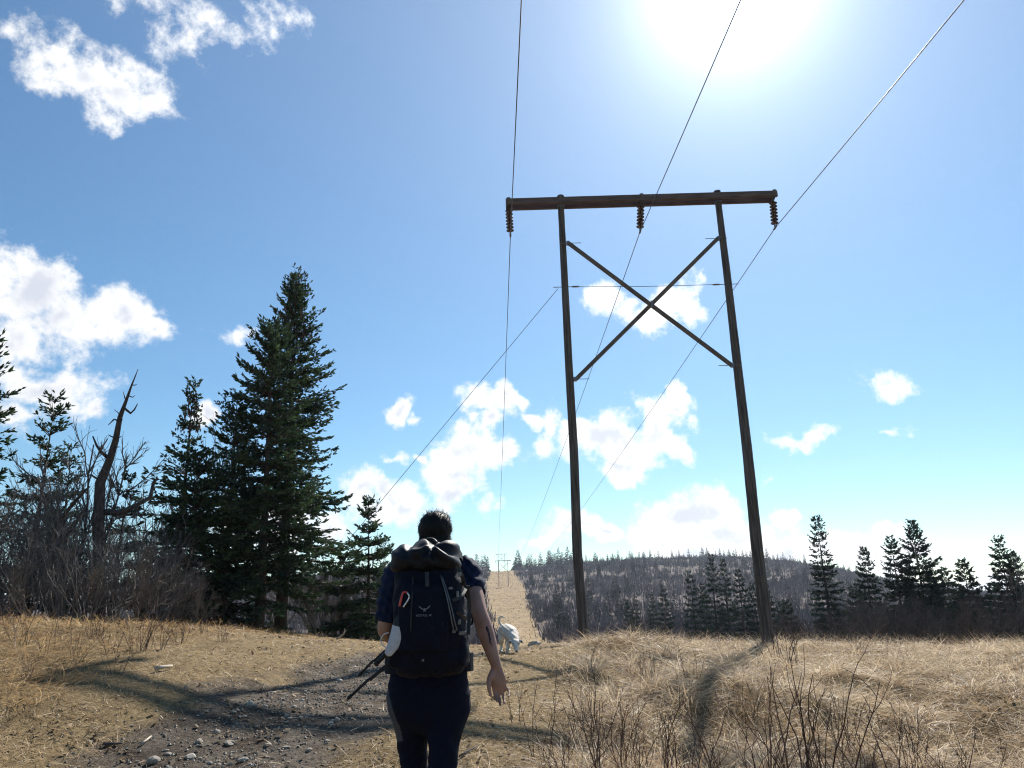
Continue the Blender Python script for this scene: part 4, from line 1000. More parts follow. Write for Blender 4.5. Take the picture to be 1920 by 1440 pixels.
# fine gravel: one mass
def gravel():
    g = np.random.default_rng(55); N_ = 4200; y = 5.6 * (17 / 5.6) ** g.random(N_); cx = np.interp(y, PATH[:, 1], PATH[:, 0]); w_ = np.interp(y, PATH[:, 1], PW)
    x = cx + g.normal(0, .5, N_) * w_; z = gz(x, y); s = g.uniform(.004, .014, N_) * (1 + y / 20)
    o_ = np.array([[1, 0, 0], [0, 1, 0], [-1, 0, 0], [0, -1, 0], [0, 0, .8], [0, 0, -.5]]); f = np.array([[0, 1, 4], [1, 2, 4], [2, 3, 4], [3, 0, 4], [1, 0, 5], [2, 1, 5], [3, 2, 5], [0, 3, 5]])
    a = g.uniform(0, 6.28, N_); ca, sa = np.cos(a), np.sin(a)
    j = o_[None] * (s[:, None, None] * g.uniform(.6, 1.4, (N_, 6, 1)))
    V = np.stack([j[..., 0] * ca[:, None] - j[..., 1] * sa[:, None] + x[:, None], j[..., 0] * sa[:, None] + j[..., 1] * ca[:, None] + y[:, None], j[..., 2] + z[:, None] + s[:, None] * .2], -1)
    F = (f[None] + (np.arange(N_) * 6)[:, None, None]).reshape(-1, 3)
    m = mat('gravel', (.14, .115, .09), (.42, .36, .29), .9, attr='v')
    tag(obj('gravel', np_mesh('gravel', V.reshape(-1, 3), F, None, False, dict(v=np.repeat(g.random(N_) ** 1.6, 6))), m), 'loose fine gravel and dirt crumbs on the track', 'gravel', kind='stuff')
gravel()
x, y = gpt(1003, 1210)
wr = stone(x, y, .42, 7, .3, 'pale flat rock on the grass right of the dog', None, 'rock'); wr.scale = (.42, .28, .40)
# sticks
M_STICK = mat('bleached_stick', (.30, .25, .19), (.5, .44, .36), .8, 12)
def stick(pts, r, lb, m=None, lift=.02):
    P0 = []
    for px, py in pts:
        x, y = gpt(px, py); P0.append((x, y, gz1(x, y) + lift))
    P0 = np.array(P0); b = P0[0].copy(); n_ = len(P0)
    tag(obj('stick', tube_mesh('stick', P0 - b, np.linspace(r, r * .5, n_), 7), m or M_STICK, None, tuple(b)), lb, 'stick')
stick([(292, 1262), (308, 1259), (322, 1257)], .028, 'short bleached stick on the grass left of the track', lift=.05)
stick([(193, 1402), (215, 1399), (228, 1398)], .018, 'dark stick at the left edge of the track', M_DEADBRANCH)
stick([(264, 1400), (272, 1394), (283, 1386)], .014, 'small forked bleached stick on the track')
stick([(862, 1424), (880, 1412), (897, 1403)], .012, 'thin dark stick on the grass right of the hiker', M_DEADBRANCH)
p0 = gpt(628, 1199); P0 = np.array([(p0[0], p0[1], gz1(*p0))])
rt = [at(630, 1200, p0[1]), at(640, 1192, p0[1]), at(644, 1189, p0[1]), at(647, 1182, p0[1]), at(646, 1178, p0[1])]
tag(obj('bent_branch', tube_mesh('bent_branch', np.array(rt) - rt[0], [.035, .03, .025, .02, .012], 7), M_STICK, None, tuple(rt[0])), 'bleached bent branch at the grass edge left of the hiker', 'stick')
# ------------------------------------------------------------------ soft bodies: overlapping tapered tubes fused into one surface
def catmull(pts, n):
    pts = np.asarray(pts, float); k = len(pts); out = []
    ext = np.vstack([2 * pts[0] - pts[1], pts, 2 * pts[-1] - pts[-2]])
    for i in range(k - 1):
        p0, p1, p2, p3 = ext[i:i + 4]
        for t in np.linspace(0, 1, n, endpoint=False):
            out.append(.5 * ((2 * p1) + (-p0 + p2) * t + (2 * p0 - 5 * p1 + 4 * p2 - p3) * t * t + (-p0 + 3 * p1 - 3 * p2 + p3) * t ** 3))
    out.append(pts[-1]); return np.array(out)
def limb(mb, pts, rad, sides=16, n=5, flat=None, ref=(0, 1, 0)):
    """smooth tapered limb with rounded ends; flat = ratio of the radius along ref"""
    pr = catmull(np.column_stack([np.asarray(pts, float), np.asarray(rad, float)]), n)
    c, r = pr[:, :3], np.maximum(pr[:, 3], .001)
    d0 = nrm((c[0] - c[1])[None])[0]; d1 = nrm((c[-1] - c[-2])[None])[0]
    pre = [(c[0] + d0 * r[0] * math.sin(a), r[0] * math.cos(a)) for a in (1.45, 1.1, .7, .35)]
    post = [(c[-1] + d1 * r[-1] * math.sin(a), r[-1] * math.cos(a)) for a in (.35, .7, 1.1, 1.45)]
    C = np.array([p for p, _ in pre] + list(c) + [p for p, _ in post]); Rr = np.array([q for _, q in pre] + list(r) + [q for _, q in post])
    T = nrm(np.gradient(C, axis=0)); f = np.asarray(ref, float)
    W = nrm(f[None] - (T @ f)[:, None] * T); U = np.cross(W, T)
    a = np.arange(sides) * 2 * math.pi / sides; fl = 1.0 if flat is None else flat
    V = C[:, None] + Rr[:, None, None] * (np.cos(a)[None, :, None] * U[:, None] + fl * np.sin(a)[None, :, None] * W[:, None])
    K = len(C); idx = np.arange(K * sides).reshape(K, sides)
    q = np.stack([idx[:-1], np.roll(idx[:-1], -1, 1), np.roll(idx[1:], -1, 1), idx[1:]], -1).reshape(-1, 4)
    n0 = K * sides; V = np.concatenate([V.reshape(-1, 3), C[:1], C[-1:]])
    t = np.concatenate([np.stack([np.roll(idx[0], -1), idx[0], np.full(sides, n0)], 1), np.stack([idx[-1], np.roll(idx[-1], -1), np.full(sides, n0 + 1)], 1)])
    mb.add(V, t, q); return mb
def ball(mb, c, r, rot=None, n=14):
    bm = bmesh.new(); bmesh.ops.create_uvsphere(bm, u_segments=n * 2, v_segments=n, radius=1)
    V = np.array([v.co[:] for v in bm.verts]) * np.asarray(r, float)
    if rot is not None: V = V @ np.array(rot).T
    T_ = [[v.index for v in f.verts] for f in bm.faces if len(f.verts) == 3]; Q_ = [[v.index for v in f.verts] for f in bm.faces if len(f.verts) == 4]
    bm.free(); mb.add(V + np.asarray(c, float), np.array(T_), np.array(Q_)); return mb
def fuse(name, mb, voxel, smooth=4, wr=None):
    me = mb.mesh(name); o = bpy.data.objects.new('tmp', me); COL.objects.link(o)
    m = o.modifiers.new('r', 'REMESH'); m.mode = 'VOXEL'; m.voxel_size = voxel; m.use_smooth_shade = True
    m = o.modifiers.new('s', 'SMOOTH'); m.iterations = smooth; m.factor = .5
    dg = bpy.context.evaluated_depsgraph_get(); out = bpy.data.meshes.new_from_object(o.evaluated_get(dg)); out.name = name
    bpy.data.objects.remove(o, do_unlink=True); bpy.data.meshes.remove(me)
    if wr is not None:
        n = len(out.vertices); co = np.empty(n * 3, np.float32); out.vertices.foreach_get('co', co); co = co.reshape(-1, 3)
        no = np.empty(n * 3, np.float32); out.vertices.foreach_get('normal', no); no = no.reshape(-1, 3)
        co = co + no * wr(co.astype(float))[:, None]; out.vertices.foreach_set('co', co.astype(np.float32).ravel()); out.update()
    return out
def vco(me):
    n = len(me.vertices); co = np.empty(n * 3, np.float32); me.vertices.foreach_get('co', co); return co.reshape(-1, 3)
def set_attr(me, k, a):
    x = me.attributes.new(k, 'FLOAT', 'POINT'); x.data.foreach_set('value', np.asarray(a, np.float32))

M_SKIN = mat('skin', (.29, .158, .122), (.40, .228, .180), .5, 14, spec=.4, bump=.06, bump_scale=120)
M_SHIRT = mat('navy_shirt', (.006, .011, .034), (.011, .019, .054), .8, 30, spec=.2, bump=.15, bump_scale=220)
M_TROUSER = mat('navy_trousers', (.0045, .0070, .020), (.065, .07, .09), .85, attr='panel', spec=.15, bump=.15, bump_scale=260)
M_HAIR = mat('dark_hair', (.003, .003, .003), (.007, .006, .005), .6, 60, spec=.25)
M_BOOT = mat('dark_boots', (.02, .018, .016), (.04, .036, .03), .7, 20)
M_PACK = mat('black_pack_fabric', (.0022, .0038, .012), (.004, .0065, .018), .75, 60, spec=.18, bump=.2, bump_scale=300)
M_PACKL = mat('black_lid_fabric', (.0018, .0028, .007), (.004, .0055, .012), .55, 40, spec=.25, bump=.12, bump_scale=200)
M_WEB = mat('black_webbing', (.012, .013, .018), (.025, .027, .034), .5, 90, spec=.4)
M_BUCKLE = mat('grey_plastic', (.05, .05, .06), (.11, .11, .13), .25, 30, spec=.6)
M_PRINT = mat('grey_print', (.13, .14, .17), (.19, .20, .24), .5, 30)
M_RED = mat('red_anodised', (.50, .03, .03), (.62, .06, .05), .3, 20, spec=.6)
M_SILVER = mat('silver_metal', (.6, .6, .62), (.75, .75, .77), .25, 20, metallic=.9)
M_FLASK = mat('grey_flask', (.40, .41, .47), (.50, .51, .57), .5, 60, spec=.4, bump=.1, bump_scale=150)
M_RUBBER = mat('black_rubber', (.010, .010, .012), (.022, .021, .022), .5, 30)
M_INK = mat('tattoo_ink', (.020, .018, .028), (.045, .035, .05), .6, 30)
M_DOG = mat('cream_fur', (.52, .46, .38), (.74, .69, .61), .8, 9, spec=.2, bump=.5, bump_scale=60)
M_DOGD = mat('dark_nose', (.02, .016, .015), (.04, .032, .03), .5, 10)
M_WHITE = mat('white_cord', (.55, .55, .55), (.7, .7, .7), .6, 20)

# ------------------------------------------------------------------ the hiker, seen from behind
HY = 4.3
ho = at(803, 1200, HY); HO = np.array([ho[0], HY, gz1(ho[0], HY)])
hiker = tag(empty('person', tuple(HO)), 'person in navy T-shirt and dark trousers walking away with a large backpack', 'person')
def hp(px, py, dy=0.0): return at(px, py, HY + dy) - HO
G0 = 0.0
hip_l, hip_r = hp(776, 1290), hp(834, 1290)
kn_l, kn_r = hp(776, 1432, .10), hp(829, 1440, -.06)
an_l = np.array([kn_l[0] - .01, kn_l[1] - .02, .10]); an_r = np.array([kn_r[0] + .005, kn_r[1] - .14, .12])
sh_l, sh_r = hp(744, 1078), hp(877, 1071)
el_r, wr_r = hp(899, 1149, -.16), hp(931, 1250, -.20)
el_l, wr_l = hp(722, 1178, .0), hp(748, 1210, .24)
neck = hp(812, 1062, .02); headc = hp(816, 1003, .10)
def body():
    mb = MB()
    # trunk
    pel = (hip_l + hip_r) / 2
    limb(mb, [pel + np.array([0, 0, -.02]), pel + np.array([0, 0, .10]), hp(806, 1190), hp(808, 1120), hp(810, 1085), neck], [.165, .17, .145, .165, .15, .07], 24, 6, .66)
    limb(mb, [sh_l + np.array([.02, 0, 0]), hp(812, 1074), sh_r - np.array([.02, 0, 0])], [.062, .085, .062], 16, 5, .9)
    limb(mb, [neck - np.array([0, 0, .03]), neck + np.array([0, .02, .05]), headc + np.array([0, -.01, -.08])], [.068, .060, .062], 16)
    # head: skull, face, jaw, nose, ears, brow
    tilt = Matrix.Rotation(R(-18), 3, 'X')
    ball(mb, headc + np.array([0, -.005, .015]), (.076, .096, .100), tilt); ball(mb, headc + np.array([0, .035, -.055]), (.058, .062, .075), tilt)
    limb(mb, [headc + np.array([0, .095, .005]), headc + np.array([0, .118, -.035])], [.010, .016], 10); ball(mb, headc + np.array([0, .088, .02]), (.05, .016, .010))
    for s in (-1, 1): ball(mb, headc + np.array([s * .078, .0, -.02]), (.010, .022, .032), tilt)
    # arms
    limb(mb, [sh_r, (sh_r + el_r) / 2 + np.array([.004, -.01, .0]), el_r, (el_r * .62 + wr_r * .38), wr_r], [.058, .047, .041, .043, .026], 16, 6)
    limb(mb, [sh_l, (sh_l + el_l) / 2, el_l, (el_l + wr_l) / 2, wr_l], [.058, .047, .041, .041, .027], 16, 6)
    # right hand: palm turned back, fingers half curled
    palm = [wr_r, hp(932, 1262, -.205), hp(934, 1276, -.205), hp(936, 1288, -.20)]
    limb(mb, palm, [.027, .034, .041, .038], 16, 5, .48)
    FI = [((925, 1284), (926.5, 1299), (929.5, 1309), (932, 1315), .0080), ((932, 1288), (934.5, 1304), (937, 1315), (938, 1323), .0084),
          ((939, 1288), (943.5, 1303), (945.5, 1312), (945.5, 1319), .0080), ((945, 1284), (952.5, 1294), (954.5, 1301), (953.5, 1307), .0072)]
    for (a, b, c, d, r) in FI:
        limb(mb, [hp(*a, -.20), hp(*b, -.205), hp(*c, -.225), hp(*d, -.25)], [r * 1.08, r, r * .92, r * .78], 10, 4)
    limb(mb, [hp(924, 1260, -.21), hp(917.5, 1275, -.235), hp(917, 1290, -.25), hp(920, 1304, -.25)], [.017, .015, .0105, .0085], 12, 4)
    # left hand closed in front of the body
    limb(mb, [wr_l, wr_l + np.array([.03, .05, .01]), wr_l + np.array([.05, .09, .01])], [.027, .036, .034], 14, 4, .7)
    for k_ in range(4):
        a = wr_l + np.array([.05 + .004 * k_, .11, .035 - .021 * k_])
        limb(mb, [a, a + np.array([.02, .035, 0]), a + np.array([.035, .01, -.005]), a + np.array([.025, -.015, -.004])], [.010, .0098, .009, .008], 10, 3)
    limb(mb, [wr_l + np.array([.02, .05, .03]), wr_l + np.array([.05, .07, .055]), wr_l + np.array([.075, .10, .045])], [.014, .012, .009], 10, 3)
    # legs and feet
    for h_, k_, a_ in ((hip_l, kn_l, an_l), (hip_r, kn_r, an_r)):
        limb(mb, [h_, (h_ + k_) / 2, k_, k_ * .62 + a_ * .38 + np.array([0, -.02, 0]), a_], [.082, .066, .046, .048, .036], 18, 6)
        limb(mb, [a_ + np.array([0, -.03, -.05]), a_ + np.array([0, .07, -.06]), a_ + np.array([0, .17, -.07])], [.04, .043, .03], 14)
    return fuse('body', mb, .0052, 3)
obj('body', body(), M_SKIN, hiker)
# hair: cropped dark hair with loose tips
def hair():
    mb = MB(); tilt = Matrix.Rotation(R(-18), 3, 'X')
    ball(mb, headc + np.array([0, -.012, .030]), (.095, .106, .098), tilt); ball(mb, headc + np.array([0, -.045, -.045]), (.092, .064, .088), tilt)
    ball(mb, headc + np.array([-.03, .01, .075]), (.05, .06, .045)); ball(mb, headc + np.array([.035, .0, .078]), (.05, .06, .040))
    return fuse('hair', mb, .007, 3, lambda c: .0016 * np.sin(c[:, 0] * 420 + 3 * np.sin(c[:, 2] * 40)) + .002 * np.sin(c[:, 0] * 130 + c[:, 2] * 60))
hr = obj('hair', hair(), M_HAIR, hiker)
def strands():
    g = np.random.default_rng(4); co = vco(hr.data); no = np.empty(len(co) * 3, np.float32); hr.data.vertices.foreach_get('normal', no); no = no.reshape(-1, 3)
    i = g.choice(len(co), 2600); b = co[i] - no[i] * .006
    d = nrm(no[i] * .35 + np.array([.15, -.1, -.25]) + g.normal(0, .3, (len(i), 3)) + np.array([0, 0, .25]) * (no[i][:, 2:3] > .4) + np.array([0, 0, -.6]) * (no[i][:, 2:3] < .2))
    Ln = g.uniform(.010, .024, len(i)) * (1 + 1.0 * (no[i][:, 2] > .75) * g.random(len(i)))
    P_ = np.stack([b, b + d * Ln[:, None] * .55, b + nrm(d + g.normal(0, .25, d.shape)) * Ln[:, None]], 1)
    V, q, t = tubes(P_, np.tile([.0011, .0009, .0003], (len(i), 1)), 3)
    return np_mesh('strands', V, None, q, False)
obj('strands', strands(), M_HAIR, hr)['kind'] = 'stuff'
for s in (-1, 1):
    e_ = obj('eye', ball(MB(), (0, 0, 0), (.012, .012, .012), None, 8).mesh('eye', True), M_WHITE, hiker); e_.location = tuple(headc + np.array([s * .032, .082, .0]))
    obj('iris', ball(MB(), (0, .0095, -.001), (.006, .004, .006), None, 6).mesh('iris', True), M_HAIR, e_)
obj('mouth', limb(MB(), [headc + np.array([-.022, .088, -.075]), headc + np.array([0, .096, -.077]), headc + np.array([.022, .088, -.075])], [.004, .006, .004], 8).mesh('mouth', True), mat('lips', (.32, .12, .10), None, .5), hiker)
# T-shirt
def shirt():
    mb = MB(); pel = (hip_l + hip_r) / 2
    limb(mb, [pel + np.array([0, 0, .10]), hp(806, 1200), hp(808, 1120), hp(810, 1085), hp(811, 1068)], [.178, .165, .182, .168, .10], 24, 6, .70)
    limb(mb, [sh_l + np.array([.01, 0, .004]), hp(812, 1072), sh_r + np.array([-.01, 0, .004])], [.078, .096, .078], 16, 5, .9)
    m_r = sh_r * .47 + el_r * .53
    limb(mb, [sh_r, sh_r * .72 + el_r * .28 + np.array([.006, 0, 0]), m_r], [.076, .068, .062], 18, 5)
    m_l = sh_l * .12 + el_l * .88
    limb(mb, [sh_l, (sh_l + el_l) / 2 - np.array([.008, 0, 0]), m_l], [.076, .068, .062], 18, 5)
    me = fuse('t_shirt', mb, .008, 3, lambda c: .0045 * np.sin(c[:, 2] * 95 + c[:, 0] * 70 + 2 * np.sin(c[:, 0] * 31)) + .003 * np.sin(c[:, 2] * 41 - c[:, 0] * 160))
    # open the sleeve ends flat
    co = vco(me).copy()
    for a_, d_ in ((m_r, nrm((el_r - sh_r)[None])[0]), (m_l, nrm((el_l - sh_l)[None])[0])):
        k_ = ((co - a_) @ d_); near_ = (np.linalg.norm(co - a_, axis=1) < .12) & (k_ > 0)
        co[near_] -= d_ * (k_[near_] * .97)[:, None]
    me.vertices.foreach_set('co', co.astype(np.float32).ravel()); me.update(); return me
obj('t_shirt', shirt(), M_SHIRT, hiker)
def trousers():
    mb = MB(); pel = (hip_l + hip_r) / 2
    limb(mb, [pel + np.array([0, -.01, -.03]), pel + np.array([0, -.01, .03]), pel + np.array([0, 0, .13])], [.200, .205, .178], 24, 6, .66)
    for h_, k_, a_, s in ((hip_l, kn_l, an_l, -1), (hip_r, kn_r, an_r, 1)):
        limb(mb, [h_ + np.array([s * .012, -.02, .05]), h_ + np.array([s * .022, -.01, -.07]), (h_ + k_) / 2 + np.array([s * .010, 0, 0]), k_ + np.array([s * .002, 0, .03]), k_ * .6 + a_ * .4, a_ + np.array([0, 0, -.02])],
             [.112, .115, .094, .075, .070, .064], 20, 6)
    me = fuse('trousers', mb, .009, 4, lambda c: .0035 * np.sin(c[:, 2] * 31 + c[:, 0] * 45 + 2.5 * np.sin(c[:, 0] * 19 + c[:, 2] * 7)) + .0018 * np.sin(c[:, 2] * 83 - c[:, 0] * 60 + 3 * np.sin(c[:, 2] * 13)))
    co = vco(me); zt = hp(730, 1285)[2]; zb = hp(758, 1388)[2]; f = (zt - co[:, 2]) / (zt - zb)
    # grey insert on the outside of the left thigh
    edge = np.interp(f, [-.1, .0, .35, .7, 1.0, 1.08], [hp(716, 1285)[0], hp(731, 1285)[0], hp(741, 1320)[0], hp(752, 1358)[0], hp(756, 1388)[0], hp(735, 1390)[0]])
    pn = (co[:, 0] < edge) & (f > -.05) & (f < 1.05) & (co[:, 1] < .12)
    set_attr(me, 'panel', pn.astype(float)); return me
obj('trousers', trousers(), M_TROUSER, hiker)
for a_ in (an_l, an_r):
    mb = MB(); limb(mb, [a_ + np.array([0, 0, .06]), a_ + np.array([0, -.005, -.02])], [.058, .056], 16)
    limb(mb, [a_ + np.array([0, -.04, -.045]), a_ + np.array([0, .06, -.05]), a_ + np.array([0, .19, -.062])], [.053, .055, .040], 16, 5, .95)
    obj('boot', fuse('boot', mb, .01, 3), M_BOOT, hiker)
# forearm tattoo: slim dark feather-like marks following the skin
def on_arm(px, py):
    """point on the camera side of the right forearm"""
    r = ray(px, py); o_ = np.array([0, 0, CZ]) - HO; dg = [ch for ch in hiker.children if ch.name.startswith('body')][0]
    ok, loc, nor, _ = dg.ray_cast(Vector(o_), Vector(r).normalized()); return (np.array(loc), np.array(nor)) if ok else None
bpy.context.view_layer.update()
mb = MB()
for a_, b_, r_ in (((912, 1174), (916, 1187), .0065), ((915, 1184), (918, 1193), .006), ((916, 1190), (920, 1200), .005), ((918, 1198), (923, 1213), .0024), ((917, 1197), (919, 1208), .0018)):
    pts = [on_arm(a_[0] + (b_[0] - a_[0]) * t, a_[1] + (b_[1] - a_[1]) * t) for t in np.linspace(0, 1, 5)]
    pts = [p for p in pts if p is not None]
    if len(pts) > 2:
        C_ = np.array([p[0] + p[1] * .0006 for p in pts]); Nn = np.array([p[1] for p in pts]); T_ = nrm(np.gradient(C_, axis=0)); S_ = nrm(np.cross(T_, Nn)); w_ = r_ * np.array([.35, .9, 1, .8, .2])[:len(C_)]
        V = np.concatenate([C_ - S_ * w_[:, None], C_ + Nn * .0008, C_ + S_ * w_[:, None]]); m_ = len(C_)
        q = [[i, i + 1, m_ + i + 1, m_ + i] for i in range(m_ - 1)] + [[m_ + i, m_ + i + 1, 2 * m_ + i + 1, 2 * m_ + i] for i in range(m_ - 1)]
        mb.add(V, None, q)
if mb.n: obj('tattoo', mb.mesh('tattoo', True), M_INK, hiker)

# ------------------------------------------------------------------ backpack
PY = 3.90
po = at(806, 1255, PY); PO = np.array([po[0], PY, po[2]])
pack = tag(empty('backpack', tuple(PO)), 'large black hiking backpack with bulging lid worn by the person', 'backpack')
def pp(px, py, dy=0.0): return at(px, py, PY + dy) - PO
def superloft(rings, n=56, ex=3.2):
    """rings: (cx, cy, z, half width, half depth)"""
    pr = catmull(np.array(rings), 6); a = np.linspace(0, 2 * math.pi, n, endpoint=False)
    cx = np.sign(np.cos(a)) * np.abs(np.cos(a)) ** (2 / ex); cyy = np.sign(np.sin(a)) * np.abs(np.sin(a)) ** (2 / ex)
    V = np.stack([pr[:, 0:1] + pr[:, 3:4] * cx[None], pr[:, 1:2] + pr[:, 4:5] * cyy[None], np.repeat(pr[:, 2:3], n, 1)], -1)
    K = len(pr); idx = np.arange(K * n).reshape(K, n); q = np.stack([idx[:-1], np.roll(idx[:-1], -1, 1), np.roll(idx[1:], -1, 1), idx[1:]], -1).reshape(-1, 4)
    V = np.concatenate([V.reshape(-1, 3), [[pr[0, 0], pr[0, 1], pr[0, 2]]], [[pr[-1, 0], pr[-1, 1], pr[-1, 2]]]]); n0 = K * n
    t = np.concatenate([np.stack([np.roll(idx[0], -1), idx[0], np.full(n, n0)], 1), np.stack([idx[-1], np.roll(idx[-1], -1), np.full(n, n0 + 1)], 1)])
    return MB().add(V, t, q)
zl = lambda py: pp(806, py)[2]; xl = lambda px, py=1150: pp(px, py)[0]
main = superloft([(xl(806), .0, zl(1268), .10, .05), (xl(806), -.01, zl(1262), .150, .095), (xl(807), -.015, zl(1235), .170, .125), (xl(808), -.02, zl(1180), .172, .140), (xl(806), -.02, zl(1120), .170, .140), (xl(803), -.01, zl(1080), .160, .130), (xl(802), 0, zl(1055), .15, .12), (xl(802), 0, zl(1050), .10, .08)])
wr1 = lambda c: .0035 * np.sin(c[:, 2] * 70 + 9 * np.sin(c[:, 0] * 14) + c[:, 1] * 30) * np.clip(1 - np.abs(c[:, 0]) * 2, .3, 1) + .0025 * np.sin(c[:, 2] * 33 + c[:, 0] * 50)
obj('pack_body', fuse('pack_body', main, .010, 3, wr1), M_PACK, pack)
# floppy lid with creases drawn towards its strap
lid = superloft([(xl(799), .02, zl(1076), .135, .12), (xl(799), -.005, zl(1068), .165, .155), (xl(799), -.015, zl(1050), .170, .165), (xl(800), -.005, zl(1032), .160, .155), (xl(802), .02, zl(1022), .140, .125), (xl(803), .05, zl(1016), .085, .07)], ex=2.8)
def lidw(c):
    x = c[:, 0] - xl(815, 1030); z = c[:, 2] - zl(1024)
    an = np.arctan2(z, x); rr = np.hypot(x, z)
    fold = .014 * np.sin(an * 7 + 1.2) * np.clip(rr / .06, 0, 1) * np.clip(1.25 - rr / .15, 0, 1)
    x2 = c[:, 0] - xl(772, 1030); return fold - .016 * np.exp(-(x2 / .014) ** 2) * np.clip((c[:, 2] - zl(1055)) / .08, 0, 1) - .018 * np.exp(-(x / .016) ** 2) * np.clip((c[:, 2] - zl(1045)) / .06, 0, 1) + .004 * np.sin(c[:, 0] * 55 + c[:, 2] * 90)
obj('lid', fuse('lid', lid, .007, 3, lidw), M_PACKL, pack)
# front stash pocket, lower compartment, side pockets
fp = superloft([(xl(800), -.125, zl(1222), .09, .02), (xl(800), -.140, zl(1214), .118, .030), (xl(801), -.150, zl(1165), .122, .034), (xl(801), -.146, zl(1110), .112, .030), (xl(800), -.135, zl(1092), .09, .02)], ex=3.5)
obj('front_pocket', fuse('front_pocket', fp, .008, 3, lambda c: .002 * np.sin(c[:, 2] * 60 + c[:, 0] * 40)), M_PACK, pack)
for px, s in ((866, 1), (747, -1)):
    sp_ = superloft([(xl(px), -.02, zl(1252), .018, .05), (xl(px), -.02, zl(1246), .032, .085), (xl(px), -.02, zl(1222), .036, .095), (xl(px), -.02, zl(1196), .030, .09), (xl(px), -.02, zl(1190), .02, .07)], ex=2.6)
    obj('side_pocket', fuse('side_pocket', sp_, .008, 3, wr1), M_PACK, pack)
def ribbon(pts, w=.018, th=.003, nrm_dir=(0, -1, 0)):
    c = catmull(pts, 6); T_ = nrm(np.gradient(c, axis=0)); n_ = np.asarray(nrm_dir, float); S_ = nrm(np.cross(T_, n_[None])); Nn = np.cross(S_, T_)
    V = np.stack([c - S_ * w / 2 - Nn * th / 2, c + S_ * w / 2 - Nn * th / 2, c + S_ * w / 2 + Nn * th / 2, c - S_ * w / 2 + Nn * th / 2], 1).reshape(-1, 3); K = len(c)
    idx = np.arange(K * 4).reshape(K, 4); q = np.concatenate([np.stack([idx[:-1], np.roll(idx[:-1], -1, 1), np.roll(idx[1:], -1, 1), idx[1:]], -1).reshape(-1, 4), idx[:1, ::-1], idx[-1:]])
    return MB().add(V, None, q).mesh('strap')
F_ = -.196
for pts in ([pp(826, 1078, F_ + .05), pp(838, 1120, F_ + .012), pp(846, 1160, F_ + .015), pp(851, 1184, F_ + .03)], [pp(829, 1080, F_ + .05), pp(843, 1125, F_ + .02), pp(852, 1165, F_ + .025), pp(857, 1183, F_ + .04)],
            [pp(775, 1078, F_ + .05), pp(772, 1130, F_ + .01), pp(770, 1185, F_ + .01)]):
    obj('compression_cord', tube_mesh('compression_cord', catmull(pts, 5), .0035, 6), M_BUCKLE if pts[0][0] > 0 else M_WEB, pack)
for pts in ([pp(858, 1062, -.10), pp(866, 1080, -.10), pp(870, 1098, -.06)], [pp(877, 1098, -.04), pp(880, 1140, -.02), pp(878, 1190, -.04)], [pp(848, 1126, -.15), pp(864, 1118, -.12), pp(873, 1104, -.07)],
            [pp(750, 1066, -.10), pp(744, 1085, -.08), pp(740, 1120, -.03)], [pp(800, 1072, -.18), pp(801, 1090, -.19), pp(801, 1100, -.19)], [pp(856, 1148, -.14), pp(867, 1156, -.11), pp(876, 1160, -.05)]):
    obj('strap', ribbon(pts), M_WEB, pack)
for (px, py, dy, sz) in ((862, 1077, -.11, (.016, .010, .022)), (845, 1103, -.17, (.020, .010, .012)), (858, 1114, -.145, (.012, .010, .030)), (861, 1166, -.13, (.016, .010, .026)), (867, 1187, -.125, (.036, .012, .018)), (851, 1184, -.155, (.016, .010, .016)), (793, 1238, -.17, (.013, .008, .012)), (878, 1238, -.03, (.014, .010, .018))):
    bevel(obj('buckle', MB().box((0, 0, 0), sz).mesh('buckle'), M_BUCKLE, pack, tuple(pp(px, py, dy))), .003)
obj('haul_loop', tube_mesh('haul_loop', catmull([pp(792, 1018, .06), pp(800, 1011, .08), pp(812, 1011, .08), pp(820, 1018, .06)], 5), .006, 8), M_WEB, pack)
for s, sx in ((-1, 772), (1, 850)):
    top = pp(sx, 1056, .16); pts = [pp(sx, 1080, .11), top + np.array([s * .015, .05, .05]), top + np.array([s * .03, .22, .03]), top + np.array([s * .05, .36, -.12]), top + np.array([s * .08, .33, -.32]), pp(sx, 1200, .16) + np.array([s * .05, .12, 0])]
    obj('shoulder_strap', ribbon(pts, .055, .012, (s, 0, .2)), M_PACK, pack)
cxh = (hip_l + hip_r) / 2 + HO - PO; a = np.linspace(-2.6, 2.6, 24)
belt = np.stack([cxh[0] + .218 * np.sin(a), cxh[1] - .155 * np.cos(a) * 1.0, cxh[2] + .125 + 0 * a], 1)
obj('hip_belt', ribbon(belt, .085, .014, (0, 0, 1)) if False else MB().add(*(lambda c: (np.stack([c + [0, 0, -.045], c + [0, 0, .045], (c - [cxh[0], cxh[1], 0]) * [1.07, 1.07, 1] + [cxh[0], cxh[1], .045], (c - [cxh[0], cxh[1], 0]) * [1.07, 1.07, 1] + [cxh[0], cxh[1], -.045]], 1).reshape(-1, 3), None,
      np.concatenate([np.stack([i_ := np.arange(24 * 4).reshape(24, 4)[:-1], np.roll(i_, -1, 1), np.roll(np.arange(24 * 4).reshape(24, 4)[1:], -1, 1), np.arange(24 * 4).reshape(24, 4)[1:]], -1).reshape(-1, 4)])))(belt)).mesh('hip_belt'), M_PACK, pack)
